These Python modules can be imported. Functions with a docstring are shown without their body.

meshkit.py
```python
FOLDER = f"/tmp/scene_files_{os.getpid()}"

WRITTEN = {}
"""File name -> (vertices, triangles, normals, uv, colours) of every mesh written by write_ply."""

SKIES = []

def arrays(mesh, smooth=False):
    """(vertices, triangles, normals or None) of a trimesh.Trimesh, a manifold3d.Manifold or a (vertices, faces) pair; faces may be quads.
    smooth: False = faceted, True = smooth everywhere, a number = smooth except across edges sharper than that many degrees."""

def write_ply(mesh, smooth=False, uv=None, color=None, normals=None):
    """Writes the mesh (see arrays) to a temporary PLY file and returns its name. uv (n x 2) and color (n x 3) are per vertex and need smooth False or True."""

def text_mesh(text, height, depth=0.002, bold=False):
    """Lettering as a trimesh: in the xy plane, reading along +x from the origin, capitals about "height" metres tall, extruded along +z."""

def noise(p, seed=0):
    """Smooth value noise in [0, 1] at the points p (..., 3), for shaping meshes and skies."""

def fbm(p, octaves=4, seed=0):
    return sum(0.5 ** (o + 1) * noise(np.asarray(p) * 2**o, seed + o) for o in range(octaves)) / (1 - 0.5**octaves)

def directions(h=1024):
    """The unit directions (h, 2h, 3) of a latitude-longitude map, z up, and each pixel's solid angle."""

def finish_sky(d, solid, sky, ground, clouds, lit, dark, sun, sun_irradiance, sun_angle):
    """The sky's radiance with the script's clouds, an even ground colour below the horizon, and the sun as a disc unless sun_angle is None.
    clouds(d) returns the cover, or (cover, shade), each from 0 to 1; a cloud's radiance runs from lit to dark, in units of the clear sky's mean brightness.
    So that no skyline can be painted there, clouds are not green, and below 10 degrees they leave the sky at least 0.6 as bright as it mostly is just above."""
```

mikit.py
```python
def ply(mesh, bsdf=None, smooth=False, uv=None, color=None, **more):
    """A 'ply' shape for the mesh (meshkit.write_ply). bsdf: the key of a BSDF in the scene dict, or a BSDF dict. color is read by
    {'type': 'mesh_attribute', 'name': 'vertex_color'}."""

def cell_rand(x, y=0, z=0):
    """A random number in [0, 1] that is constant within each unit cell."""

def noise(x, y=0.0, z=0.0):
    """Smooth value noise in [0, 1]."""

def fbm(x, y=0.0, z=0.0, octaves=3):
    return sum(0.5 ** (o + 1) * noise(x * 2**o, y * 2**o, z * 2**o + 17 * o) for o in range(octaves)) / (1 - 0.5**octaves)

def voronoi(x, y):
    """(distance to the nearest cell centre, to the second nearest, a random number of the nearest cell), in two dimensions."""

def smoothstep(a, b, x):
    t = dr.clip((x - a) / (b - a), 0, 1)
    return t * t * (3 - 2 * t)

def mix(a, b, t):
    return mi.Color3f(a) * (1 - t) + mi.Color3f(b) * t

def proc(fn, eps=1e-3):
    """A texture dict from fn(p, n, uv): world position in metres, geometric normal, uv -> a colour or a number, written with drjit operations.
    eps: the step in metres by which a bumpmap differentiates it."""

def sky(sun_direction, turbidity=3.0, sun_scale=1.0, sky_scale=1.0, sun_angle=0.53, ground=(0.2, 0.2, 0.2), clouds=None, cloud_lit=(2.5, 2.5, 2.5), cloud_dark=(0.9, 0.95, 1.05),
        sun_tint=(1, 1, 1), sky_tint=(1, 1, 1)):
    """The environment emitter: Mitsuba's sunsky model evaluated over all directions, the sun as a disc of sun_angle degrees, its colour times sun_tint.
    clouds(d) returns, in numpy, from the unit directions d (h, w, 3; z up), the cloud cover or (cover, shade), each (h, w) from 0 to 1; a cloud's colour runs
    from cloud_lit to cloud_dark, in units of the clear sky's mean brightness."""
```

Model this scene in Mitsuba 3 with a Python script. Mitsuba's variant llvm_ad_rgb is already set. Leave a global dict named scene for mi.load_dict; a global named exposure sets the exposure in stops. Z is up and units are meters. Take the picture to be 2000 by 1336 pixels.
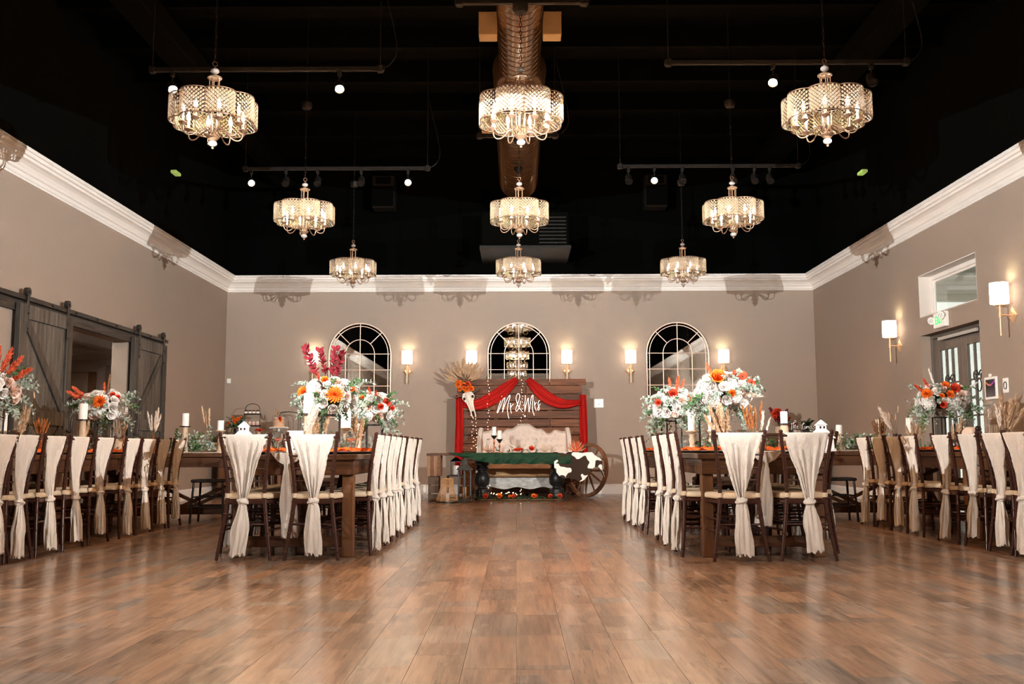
import math
import numpy as np
import mitsuba as mi
import drjit as dr
import mikit
import meshkit

T = mi.ScalarTransform4f
PI = math.pi
scene, labels = {}, {}

# ---------------------------------------------------------------- camera, light, exposure
CAM = np.array([0.0, 0.0, 0.80])
PITCH, YAW, ROLL = math.atan(212 / 1940), math.atan(7 / 1940), math.radians(0.17)
fw = np.array([-math.sin(YAW) * math.cos(PITCH), math.cos(YAW) * math.cos(PITCH), math.sin(PITCH)])
rt = np.cross(fw, [0, 0, 1.0]); rt /= np.linalg.norm(rt)
up = np.cross(rt, fw)
up = math.sin(ROLL) * rt + math.cos(ROLL) * up
scene['camera'] = {'type': 'perspective', 'fov': 2 * math.degrees(math.atan(1000 / 1940)), 'fov_axis': 'x', 'near_clip': 0.05, 'far_clip': 200.0,
                   'to_world': T().look_at(origin=CAM.tolist(), target=(CAM + fw).tolist(), up=up.tolist())}
exposure = 0.0

def rgb(*c):
    return {'type': 'rgb', 'value': [float(v) for v in c]}

# daylight outside the right-hand door and window
scene['daylight'] = {'type': 'constant', 'radiance': rgb(1.0, 1.08, 0.95), 'sampling_weight': 0.5}
# the photographer's two flashes, on stands left and right of the camera (they throw the hard chandelier shadows);
# each head has a black top flap that keeps its light off the ceiling (built in c_ceiling)
FLASH = [(-3.45, 4.1, 2.62), (3.45, 4.1, 2.62)]
FLASH_AIM = []
for k, p in enumerate(FLASH):
    az, el = math.atan2(15.2 - p[1], (1 if k == 0 else -1) * 4.6 - p[0]), math.radians(24.5)
    d = np.array([math.cos(az) * math.cos(el), math.sin(az) * math.cos(el), math.sin(el)])
    FLASH_AIM.append(d)
    scene[f'flash_light_{k}'] = {'type': 'spot', 'intensity': rgb(740, 764, 745), 'cutoff_angle': 53.0, 'beam_width': 5.0, 'sampling_weight': 60.0,
                                 'to_world': T().look_at(origin=list(p), target=(np.array(p) + d).tolist(), up=[0, 0, 1])}
    scene[f'flash_spill_{k}'] = {'type': 'point', 'position': [p[0], p[1] - 0.30, p[2] - .12], 'intensity': rgb(20, 20, 19.2), 'sampling_weight': 16.0}
BULB = (1300.0, 690.0, 325.0)      # chandelier flame bulbs
TRACK = (38.0, 25.0, 15.0)       # lit ceiling spotlights, aimed at the open floor before the tables
SHADE_GLOW = (5.0, 4.0, 3.0)      # frosted glass of the wall lamps

# ---------------------------------------------------------------- mesh helpers
def rotz(a):
    c, s = math.cos(a), math.sin(a)
    return np.array([[c, -s, 0], [s, c, 0], [0, 0, 1.0]])

def rotx(a):
    c, s = math.cos(a), math.sin(a)
    return np.array([[1.0, 0, 0], [0, c, -s], [0, s, c]])

def roty(a):
    c, s = math.cos(a), math.sin(a)
    return np.array([[c, 0, s], [0, 1.0, 0], [-s, 0, c]])

def align(d):
    """A rotation that takes +z to d."""
    d = np.asarray(d, float); d = d / np.linalg.norm(d)
    a = np.cross([0, 1.0, 0] if abs(d[1]) < 0.9 else [1.0, 0, 0], d); a /= np.linalg.norm(a)
    return np.stack([a, np.cross(d, a), d], 1)

_BOX = None
def _chamfer():
    global _BOX
    from scipy.spatial import ConvexHull
    signs, axes = [], []
    for x in (-1, 1):
        for y in (-1, 1):
            for z in (-1, 1):
                for a in range(3):
                    signs.append((x, y, z)); e = [1, 1, 1]; e[a] = 0; axes.append(e)
    s, e = np.array(signs, float), np.array(axes, float)
    v = s * (1 - 0.2 * e)
    h = ConvexHull(v)
    f = h.simplices.copy()
    n = np.cross(v[f[:, 1]] - v[f[:, 0]], v[f[:, 2]] - v[f[:, 0]])
    flip = (n * v[f].mean(1)).sum(1) < 0
    f[flip] = f[flip][:, ::-1]
    _BOX = (s, e, f)
_chamfer()

class MB:
    """A mesh under construction."""
    def __init__(self):
        self.V, self.F, self.n = [], [], 0

    def add(self, v, f):
        v, f = np.asarray(v, float), np.asarray(f, int)
        if f.shape[1] == 4:
            f = np.vstack([f[:, [0, 1, 2]], f[:, [0, 2, 3]]])
        self.V.append(v); self.F.append(f + self.n); self.n += len(v)
        return self

    def get(self):
        return np.vstack(self.V), np.vstack(self.F)

    def put(self, other, M=None, t=(0, 0, 0)):
        v, f = other.get() if isinstance(other, MB) else other
        return self.add((v if M is None else v @ np.asarray(M).T) + np.asarray(t), f)

    def box(self, c, s, b=0.0, M=None):
        s = np.asarray(s, float) / 2
        b = min(b, 0.45 * s.min() * 2)
        if b <= 0:
            v = np.array([[x, y, z] for x in (-1, 1) for y in (-1, 1) for z in (-1, 1)], float) * s
            f = np.array([[0, 1, 3], [0, 3, 2], [4, 6, 7], [4, 7, 5], [0, 4, 5], [0, 5, 1], [2, 3, 7], [2, 7, 6], [0, 2, 6], [0, 6, 4], [1, 5, 7], [1, 7, 3]])
        else:
            sg, ax, f = _BOX
            v = sg * (s - b * ax)
        if M is not None:
            v = v @ np.asarray(M).T
        return self.add(v + np.asarray(c), f)

    def span(self, lo, hi, b=0.0):
        lo, hi = np.asarray(lo, float), np.asarray(hi, float)
        return self.box((lo + hi) / 2, hi - lo, b)

    def tube(self, pts, r, sides=8, cap=True, squash=1.0):
        p = np.asarray(pts, float)
        r = np.broadcast_to(np.asarray(r, float), (len(p),))
        t = np.gradient(p, axis=0); t /= np.linalg.norm(t, axis=1, keepdims=True) + 1e-12
        a = np.cross(t[0], [0, 0, 1.0] if abs(t[0][2]) < 0.9 else [1.0, 0, 0]); a /= np.linalg.norm(a)
        ang = np.arange(sides) * 2 * PI / sides
        rings = []
        for k in range(len(p)):
            a = a - t[k] * (a @ t[k]); a /= np.linalg.norm(a) + 1e-12
            b = np.cross(t[k], a)
            rings.append(p[k] + r[k] * (np.cos(ang)[:, None] * a + squash * np.sin(ang)[:, None] * b))
        return self.loft(rings, cap)

    def loft(self, rings, cap=True, closed=False):
        R = np.asarray(rings, float)
        m, s = R.shape[:2]
        v = R.reshape(-1, 3)
        i, j = np.meshgrid(np.arange(m if closed else m - 1), np.arange(s), indexing='ij')
        a, b = (i * s + j).ravel(), (i * s + (j + 1) % s).ravel()
        c, d = (((i + 1) % m) * s + (j + 1) % s).ravel(), (((i + 1) % m) * s + j).ravel()
        self.add(v, np.stack([a, b, c, d], 1))
        if cap and not closed:
            for ring, flip in ((R[0], True), (R[-1], False)):
                vv = np.vstack([ring, ring.mean(0)])
                k = np.arange(s)
                f = np.stack([k, (k + 1) % s, np.full(s, s)], 1)
                self.add(vv, f[:, ::-1] if flip else f)
        return self

    def lathe(self, prof, n=20, c=(0, 0, 0), M=None, cap=True):
        ang = np.arange(n) * 2 * PI / n
        rings = [np.stack([r * np.cos(ang), r * np.sin(ang), np.full(n, z)], 1) for r, z in prof]
        R = np.array(rings)
        if M is not None:
            R = R @ np.asarray(M).T
        return self.loft(R + np.asarray(c), cap)

    def sheet(self, P, th=0.004):
        """A grid (m, n, 3) of points as a closed sheet of thickness th."""
        P = np.asarray(P, float)
        m, n = P.shape[:2]
        nn = np.cross(np.gradient(P, axis=0).reshape(-1, 3), np.gradient(P, axis=1).reshape(-1, 3))
        nn /= np.linalg.norm(nn, axis=1, keepdims=True) + 1e-12
        v = P.reshape(-1, 3)
        i, j = np.meshgrid(np.arange(m - 1), np.arange(n - 1), indexing='ij')
        q = np.stack([i * n + j, (i + 1) * n + j, (i + 1) * n + j + 1, i * n + j + 1], -1).reshape(-1, 4)
        self.add(v + nn * th / 2, q)
        self.add(v - nn * th / 2, q[:, ::-1])
        edge = np.concatenate([np.arange(n), n * np.arange(1, m) + n - 1, (m - 1) * n + np.arange(n - 2, -1, -1), n * np.arange(m - 2, 0, -1)])
        top, bot = (v + nn * th / 2)[edge], (v - nn * th / 2)[edge]
        k = np.arange(len(edge)); e = len(edge)
        self.add(np.vstack([top, bot]), np.stack([k, k + e, (k + 1) % e + e, (k + 1) % e], 1)[:, ::-1])
        return self

    def ball(self, c, r, n=10, M=None):
        r = np.broadcast_to(np.asarray(r, float), (3,))
        th = np.linspace(0, PI, n // 2 + 2)[1:-1]
        ph = np.arange(n) * 2 * PI / n
        v = np.array([[math.sin(a) * math.cos(b), math.sin(a) * math.sin(b), math.cos(a)] for a in th for b in ph])
        v = np.vstack([v, [[0, 0, 1.0], [0, 0, -1.0]]]) * r
        m = len(th); f = []
        for i in range(m - 1):
            for j in range(n):
                a, b = i * n + j, i * n + (j + 1) % n
                f += [[a, a + n, b + n], [a, b + n, b]]
        for j in range(n):
            f += [[m * n, j, (j + 1) % n], [m * n + 1, (m - 1) * n + (j + 1) % n, (m - 1) * n + j]]
        if M is not None:
            v = v @ np.asarray(M).T
        return self.add(v + np.asarray(c), f)

    def ply(self, mat, smooth=False, uv=None):
        return mikit.ply(self.get(), mat, smooth, uv=uv)

def curve(pts, n=12):
    """A smooth curve through the points (Catmull-Rom)."""
    p = np.asarray(pts, float)
    p = np.vstack([2 * p[0] - p[1], p, 2 * p[-1] - p[-2]])
    out = []
    for i in range(1, len(p) - 2):
        for t in np.linspace(0, 1, n, endpoint=False):
            a, b, c, d = p[i - 1:i + 3]
            out.append(0.5 * (2 * b + (c - a) * t + (2 * a - 5 * b + 4 * c - d) * t * t + (3 * b - a - 3 * c + d) * t ** 3))
    out.append(p[-2])
    return np.array(out)

# ---------------------------------------------------------------- naming
_count = {}
def fresh(name):
    """name, then name_001, name_002 ..."""
    k = _count.get(name, -1) + 1
    _count[name] = k
    return name if k == 0 else f'{name}_{k:03d}'

def thing(name, label, category, group=None):
    key = fresh(name)
    labels[key] = {'label': label, 'category': category}
    if group:
        labels[key]['group'] = group
    return key

def part(parent, name, shape, label=None, M=None, kind=None):
    key = fresh(parent + '__' + name)
    scene[key] = shape if M is None else {**shape, 'to_world': M}
    if label or kind:
        labels[key] = {k: v for k, v in (('label', label), ('kind', kind)) if v}
    return key

def single(name, shape, label, category, group=None, M=None, kind=None):
    key = thing(name, label, category, group)
    scene[key] = shape if M is None else {**shape, 'to_world': M}
    if kind:
        labels[key]['kind'] = kind
    return key

def setting(name, shape, label=None):
    scene[name] = shape
    labels[name] = {'kind': 'structure', 'label': label or name.replace('_', ' ')}
    _count[name] = 0
    return name

class Proto:
    """The parts of one kind of thing, to be placed several times."""
    def __init__(self):
        self.parts, self.c = [], {}

    def add(self, rel, shape, label=None, kind=None, local=None):
        n = self.c.get(rel, -1) + 1
        self.c[rel] = n
        rel = rel if n == 0 else f'{rel}_{n:03d}'
        self.parts.append((rel, shape, label, kind, local))
        return rel

    def place(self, key, M, only=None):
        for rel, shape, label, kind, local in self.parts:
            k = f'{key}__{rel}'
            scene[k] = {**shape, 'to_world': M if local is None else M @ local}
            if label or kind:
                labels[k] = {a: b for a, b in (('label', label), ('kind', kind)) if b}

def at(x, y, z, deg=0.0, s=1.0):
    return T().translate([float(x), float(y), float(z)]).rotate([0, 0, 1], float(deg)).scale(s)

def m4(R, t, s=1.0):
    M = np.eye(4); M[:3, :3] = np.asarray(R) * s; M[:3, 3] = t
    return T(M)

# ---------------------------------------------------------------- materials
def mat(name, **bsdf):
    scene['mat_' + name] = bsdf
    return 'mat_' + name

def plain(name, c, rough=0.6, spec=0.4, **more):
    return mat(name, type='twosided', bsdf={'type': 'principled', 'base_color': rgb(*c) if not isinstance(c, dict) else c, 'roughness': rough, 'specular': spec, **more})

def diffuse(name, c):
    return mat(name, type='twosided', bsdf={'type': 'diffuse', 'reflectance': rgb(*c) if not isinstance(c, dict) else c})

N, FB, SM, MX = mikit.noise, mikit.fbm, mikit.smoothstep, mikit.mix

def wall_fn(p, n, uv):
    g = FB(p.x * 1.3, p.y * 1.3, p.z * 1.3) * 0.06 + N(p.x * 160, p.y * 160, p.z * 160) * 0.05
    return mi.Color3f(0.44, 0.352, 0.29) * (0.945 + g)
WALL = mat('wall_paint', type='twosided', bsdf={'type': 'roughplastic', 'diffuse_reflectance': mikit.proc(wall_fn), 'alpha': 0.45, 'specular_reflectance': 0.25, 'nonlinear': False})
TRIM = plain('trim_white', (0.68, 0.64, 0.60), 0.35, 0.4)
BLACK = plain('ceiling_black', (0.0005, 0.0008, 0.0007), 0.9, 0.03)
BLACK2 = plain('rigging_black', (0.004, 0.004, 0.004), 0.5, 0.15)

def grain(x, y, z, f=1.0):
    """Wood figure along x: 0..1."""
    w = FB(x * 1.2 * f, y * 14 * f, z * 14 * f) * 3.0
    return 0.5 + 0.5 * dr.sin(y * 60 * f + z * 60 * f + w * 6.0 + x * 2.0)

def floor_fn(p, n, uv):
    col = dr.floor(p.x / 0.2)
    off = mikit.cell_rand(col, 7, 3) * 1.22
    row = dr.floor((p.y + off) / 1.22)
    r1 = mikit.cell_rand(col, row, 11)
    u = p.x / 0.2 - col
    v = (p.y + off) / 1.22 - row
    # each plank is printed with two or three strips of short blocks
    strip = dr.floor(u * (1 + dr.floor(r1 * 2.4)))
    blen = 1 + dr.floor(mikit.cell_rand(col, row, 5 + strip) * 2.7)
    blk = dr.floor(v * blen + mikit.cell_rand(col, strip, row + 31))
    r2 = mikit.cell_rand(col * 7 + strip, row, blk)
    r3 = mikit.cell_rand(col * 5 + strip, row + 50, blk)
    g = 0.6 * FB(p.x * 55, p.y * 2.6 + r2 * 40, 3.0 + r2 * 20, 4) + 0.4 * FB(p.x * 190, p.y * 9 + r2 * 40, 5.0, 3)
    g2 = FB(p.x * 9 + r1 * 30, p.y * 1.6, 1.0, 3)
    tone = 0.26 * r2 + 0.18 * r1 + 0.85 * g + 0.55 * g2 - 0.42
    c = MX((0.030, 0.0175, 0.0115), (0.26, 0.166, 0.110), dr.clip(tone, 0, 1))
    grey = SM(0.62, 0.95, r3) * 0.6
    c = c * (1 - grey) + mi.Color3f(dr.mean(c) * 1.05) * grey
    white = SM(0.60, 0.78, FB(p.x * 13, p.y * 3.5, 9.0 + r1 * 5, 4)) * 0.35
    c = MX(c, (0.26, 0.21, 0.17), white)
    return c * (1 - 0.45 * SM(0.66, 0.8, FB(p.x * 110, p.y * 7, r2 * 9, 3)))
FLOOR = mat('floor_planks', type='twosided', bsdf={'type': 'principled', 'base_color': mikit.proc(floor_fn), 'roughness': mikit.proc(lambda p, n, uv: 0.13 + 0.16 * FB(p.x * 22, p.y * 6, 0.5)), 'specular': 0.6})

def wood_fn(dark, light, axis='y', f=1.0, fine=0.5):
    def fn(p, n, uv):
        a, b, c = {'x': (p.x, p.y, p.z), 'y': (p.y, p.x, p.z), 'z': (p.z, p.x, p.y)}[axis]
        q = FB(a * 2.2 * f, b * 26 * f, c * 26 * f, 4)
        k = FB(a * 0.9, b * 5, c * 5, 3)
        s = FB(a * 5, b * 150 * f, c * 150 * f, 2)
        return MX(dark, light, dr.clip(0.15 + 0.75 * q * k * 2.0 + (s - 0.5) * fine, 0, 1))
    return mikit.proc(fn)
TABLE_WOOD = plain('table_wood', wood_fn((0.022, 0.008, 0.004), (0.105, 0.043, 0.018), 'y'), 0.36, 0.45)
TABLE_WOOD_X = plain('table_wood_x', wood_fn((0.022, 0.008, 0.004), (0.105, 0.043, 0.018), 'x'), 0.36, 0.45)
LEG_WOOD = plain('leg_wood', wood_fn((0.055, 0.022, 0.009), (0.17, 0.075, 0.032), 'z'), 0.42, 0.4)
BARN = plain('barn_wood', wood_fn((0.008, 0.0075, 0.0065), (0.115, 0.106, 0.093), 'z', 0.8, 1.1), 0.7, 0.3)
BARN_D = plain('barn_frame_wood', wood_fn((0.006, 0.0055, 0.005), (0.062, 0.057, 0.051), 'z', 0.8, 1.0), 0.6, 0.35)
BARN_Y = plain('barn_rail_wood', wood_fn((0.006, 0.0055, 0.005), (0.055, 0.050, 0.045), 'y', 0.8, 1.0), 0.6, 0.35)
PALLET = plain('pallet_wood', wood_fn((0.030, 0.010, 0.005), (0.235, 0.088, 0.036), 'x', 0.9, 0.9), 0.6, 0.3)
PALLET2 = plain('pallet_wood_dark', wood_fn((0.018, 0.007, 0.004), (0.15, 0.056, 0.025), 'x', 0.9, 0.9), 0.6, 0.3)
CRATE = plain('crate_wood', wood_fn((0.07, 0.032, 0.016), (0.33, 0.18, 0.09), 'z', 1.0, 0.7), 0.6, 0.3)
CRATE2 = plain('crate_wood_dark', wood_fn((0.02, 0.012, 0.008), (0.10, 0.055, 0.03), 'z', 1.0, 0.7), 0.6, 0.3)
CHAIR = plain('mahogany', (0.036, 0.0125, 0.0085), 0.22, 0.55)
STOOLB = plain('black_lacquer', (0.012, 0.010, 0.010), 0.25, 0.5)
CUSHION = diffuse('cushion_tan', (0.66, 0.52, 0.37))
def sash_fn(p, n, uv):
    c = N(p.x * 420, p.y * 420, p.z * 110)
    return mi.Color3f(0.80, 0.72, 0.64) * (0.84 + 0.2 * c)
SASH = mat('cheesecloth', type='twosided', bsdf={'type': 'bumpmap', 'arbitrary': {'type': 'diffuse', 'reflectance': mikit.proc(sash_fn)}, 'bump': mikit.proc(lambda p, n, uv: FB((p.x + p.y * 0.9) * 150, (p.y - p.x * 0.7) * 150, p.z * 26 + 3, 3), 1e-3), 'scale': 0.006})
GOLD = plain('brass', (0.72, 0.46, 0.27), 0.35, 0.5, metallic=0.45)
ROSE = plain('mirror_frame_gold', (0.86, 0.66, 0.54), 0.35, 0.5, metallic=0.4)
CHMETAL = plain('chandelier_metal', (0.26, 0.155, 0.095), 0.38, 0.5, metallic=0.6)
LATTICE = plain('lattice_wire', (0.07, 0.035, 0.018), 0.4, 0.5, metallic=0.5)
CRYSTAL = mat('crystal_bead', type='principledthin', base_color=rgb(0.72, 0.55, 0.37), roughness=0.3, diff_trans=1.3, spec_trans=0.0, eta=1.5)
CRYSTAL2 = plain('crystal_ball', (0.26, 0.23, 0.21), 0.12, 0.9, clearcoat=1.0)
SLEEVE = diffuse('candle_sleeve', (0.88, 0.80, 0.68))
GLASS = mat('clear_glass', type='dielectric', int_ior=1.45, ext_ior=1.0)
PANE = mat('window_glass', type='thindielectric', int_ior=1.5)
MIRROR = mat('mirror_silver', type='twosided', bsdf={'type': 'conductor', 'material': 'none', 'specular_reflectance': rgb(0.90, 0.92, 0.90)})
IRON = plain('black_iron', (0.014, 0.013, 0.012), 0.4, 0.45)
CANDLE = plain('candle_wax', (0.86, 0.80, 0.735), 0.45, 0.3)
HOLDER = plain('pale_wood', wood_fn((0.40, 0.27, 0.17), (0.66, 0.50, 0.36), 'z', 1.0, 0.4), 0.55, 0.3)
DUCT = plain('spiral_duct_metal', (0.22, 0.135, 0.078), 0.17, 0.5, metallic=0.9)
GALV = plain('register_metal', (0.42, 0.27, 0.13), 0.5, 0.4)
RED = plain('red_chiffon', (0.40, 0.013, 0.010), 0.7, 0.15)
VELVET = plain('green_velvet', mikit.proc(lambda p, n, uv: MX((0.002, 0.014, 0.007), (0.010, 0.052, 0.024), FB(p.x * 25, p.y * 25, p.z * 25))), 0.7, 0.2, sheen=0.15)
CREAM = diffuse('settee_linen', (0.62, 0.53, 0.47))
CREAM2 = diffuse('settee_button', (0.36, 0.28, 0.24))
ORANGE = diffuse('orange_linen', (0.72, 0.125, 0.028))
def pet(name, a, b, fr=60):
    return diffuse(name, mikit.proc(lambda p, n, uv: MX(a, b, FB(p.x * fr, p.y * fr, p.z * fr))))
P_WHITE = pet('petal_white', (0.74, 0.70, 0.66), (0.90, 0.87, 0.84))
P_BLUSH = pet('petal_blush', (0.72, 0.50, 0.40), (0.88, 0.76, 0.68))
P_ORANGE = pet('petal_orange', (0.70, 0.10, 0.010), (0.92, 0.30, 0.05))
P_RED = pet('petal_red', (0.50, 0.030, 0.015), (0.80, 0.13, 0.06))
P_BURG = pet('leaf_burgundy', (0.10, 0.010, 0.016), (0.27, 0.035, 0.045))
P_CORAL = pet('plume_coral', (0.55, 0.085, 0.035), (0.80, 0.20, 0.10))
P_DARK = plain('flower_eye', (0.035, 0.012, 0.006), 0.7, 0.2)
L_SAGE = pet('leaf_sage', (0.20, 0.27, 0.215), (0.45, 0.51, 0.44), 40)
L_GREEN = pet('leaf_green', (0.035, 0.085, 0.035), (0.13, 0.22, 0.10), 40)
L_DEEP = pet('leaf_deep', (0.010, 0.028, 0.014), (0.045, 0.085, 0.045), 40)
STEM = diffuse('stem_brown', (0.16, 0.10, 0.05))
PAMPAS = pet('pampas_tan', (0.46, 0.29, 0.16), (0.70, 0.52, 0.36), 50)
PAMPAS_W = pet('pampas_white', (0.68, 0.55, 0.45), (0.86, 0.77, 0.68), 50)
GRASS_R = pet('dried_grass_rust', (0.28, 0.095, 0.03), (0.55, 0.22, 0.08), 50)
GRASS_B = pet('dried_grass_brown', (0.13, 0.06, 0.03), (0.34, 0.18, 0.09), 50)
AMBER = plain('amber_bottle', (0.20, 0.05, 0.012), 0.12, 0.7)
WHITEWARE = plain('white_glaze', (0.86, 0.83, 0.79), 0.25, 0.5)
DARKPLATE = plain('dark_charger', (0.030, 0.020, 0.014), 0.3, 0.5)
BONE = pet('bleached_bone', (0.68, 0.59, 0.49), (0.86, 0.79, 0.70), 18)
def glow(c):
    return {'type': 'area', 'radiance': rgb(*c)}
def lamp(shape, c, w):
    return {**shape, 'emitter': {'type': 'area', 'radiance': rgb(*c), 'sampling_weight': float(w)}}
# ================================================================ the room
XL, XR, YB, YF = -5.45, 5.62, 18.56, -5.5
ZC = 4.05          # top of the painted wall (top of the crown)
ZT = 6.35          # black ceiling

def cell(x, y, z):
    x, y, z = (np.asarray(np.floor(v), np.int64) + 1000000 for v in (x, y, z))
    h = (x * 374761393 + y * 668265263 + z * 2147483647) & 0xFFFFFFFF
    h = ((h ^ (h >> 13)) * 1274126177) & 0xFFFFFFFF
    return ((h ^ (h >> 16)) & 0xFFFFFF) / 16777215.0

# floor: an underlay and planks laid along the room
m = MB(); m.span((XL - 0.4, YF, -0.12), (XR + 0.4, YB, -0.006))
setting('floor', m.ply(FLOOR), 'dark and mid brown plank floor with a satin sheen')
planks = []
for col in range(math.floor(XL / 0.2), math.ceil(XR / 0.2)):
    off = float(cell(col, 7, 3)) * 1.22
    for row in range(-6, 17):
        y0, y1 = row * 1.22 - off, (row + 1) * 1.22 - off
        x0, x1 = max(col * 0.2, XL), min((col + 1) * 0.2, XR)
        y0, y1 = max(y0, YF), min(y1, YB)
        if x1 - x0 > 0.01 and y1 - y0 > 0.02:
            c = np.array([(x0 + x1) / 2, (y0 + y1) / 2, 0]) - CAM
            d = fw @ c
            px, py = (1940 * (rt @ c) / max(d, .1), 1940 * (up @ c) / max(d, .1))
            seen = d > 2.6 and abs(px) < 1080 and py > -760
            planks.append((((x1 - x0) * (y1 - y0) / d ** 3 if seen else -1.0), x0, x1, y0, y1))
planks.sort(key=lambda q: -q[0])
field = MB()
for k, (a, x0, x1, y0, y1) in enumerate(planks):
    g = 0.0003
    m = MB() if k < 300 else field
    m.box(((x0 + x1) / 2, (y0 + y1) / 2, -0.003), (x1 - x0 - 2 * g, y1 - y0 - 2 * g, 0.006), 0.0008)
    if k < 300:
        part('floor', 'plank', m.ply(FLOOR))
part('floor', 'plank_field', field.ply(FLOOR), kind='stuff')

def walls(name, mtl, boxes, label):
    m = MB()
    for lo, hi in boxes:
        m.span(lo, hi)
    setting(name, m.ply(mtl), label)

walls('wall_back', WALL, [((XL - .3, YB, 0), (XR + .3, YB + .2, ZC))], 'tan painted back wall')
walls('wall_front', WALL, [((XL - .3, YF - .2, 0), (XR + .3, YF, ZC))], 'tan painted wall behind the camera')
OL = (11.86, 13.86, 2.34)      # opening of the barn doors
walls('wall_left', WALL, [((XL - .22, YF, 0), (XL, OL[0], ZC)), ((XL - .22, OL[1], 0), (XL, YB, ZC)), ((XL - .22, OL[0], OL[2]), (XL, OL[1], ZC))], 'tan painted left wall')
OR = (11.97, 13.71, 2.36, 2.61, 3.20)
walls('wall_right', WALL, [((XR, YF, 0), (XR + .24, OR[0], ZC)), ((XR, OR[1], 0), (XR + .24, YB, ZC)), ((XR, OR[0], OR[2]), (XR + .24, OR[1], OR[3])), ((XR, OR[0], OR[4]), (XR + .24, OR[1], ZC))], 'tan painted right wall')
walls('wall_upper_back', BLACK, [((XL - .3, YB, ZC), (XR + .3, YB + .2, ZT))], 'black painted upper back wall')
walls('wall_upper_front', BLACK, [((XL - .3, YF - .2, ZC), (XR + .3, YF, ZT))], 'black painted upper wall behind the camera')
walls('wall_upper_left', BLACK, [((XL - .22, YF, ZC), (XL, YB, ZT))], 'black painted upper left wall')
walls('wall_upper_right', BLACK, [((XR, YF, ZC), (XR + .24, YB, ZT))], 'black painted upper right wall')
walls('ceiling', BLACK, [((XL - .3, YF - .2, ZT), (XR + .3, YB + .2, ZT + .2))], 'black painted ceiling')
for k, y in enumerate(np.arange(-4.5, 18.5, 1.22)):
    m = MB(); m.span((XL, y - .03, ZT - .28), (XR, y + .03, ZT)); part('ceiling', 'joist', m.ply(BLACK))
for x in (-4.35, 4.5):
    m = MB(); m.span((x - .18, YF, ZT - .55), (x + .18, YB, ZT - .28), .01); part('ceiling', 'beam', m.ply(BLACK))

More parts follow.
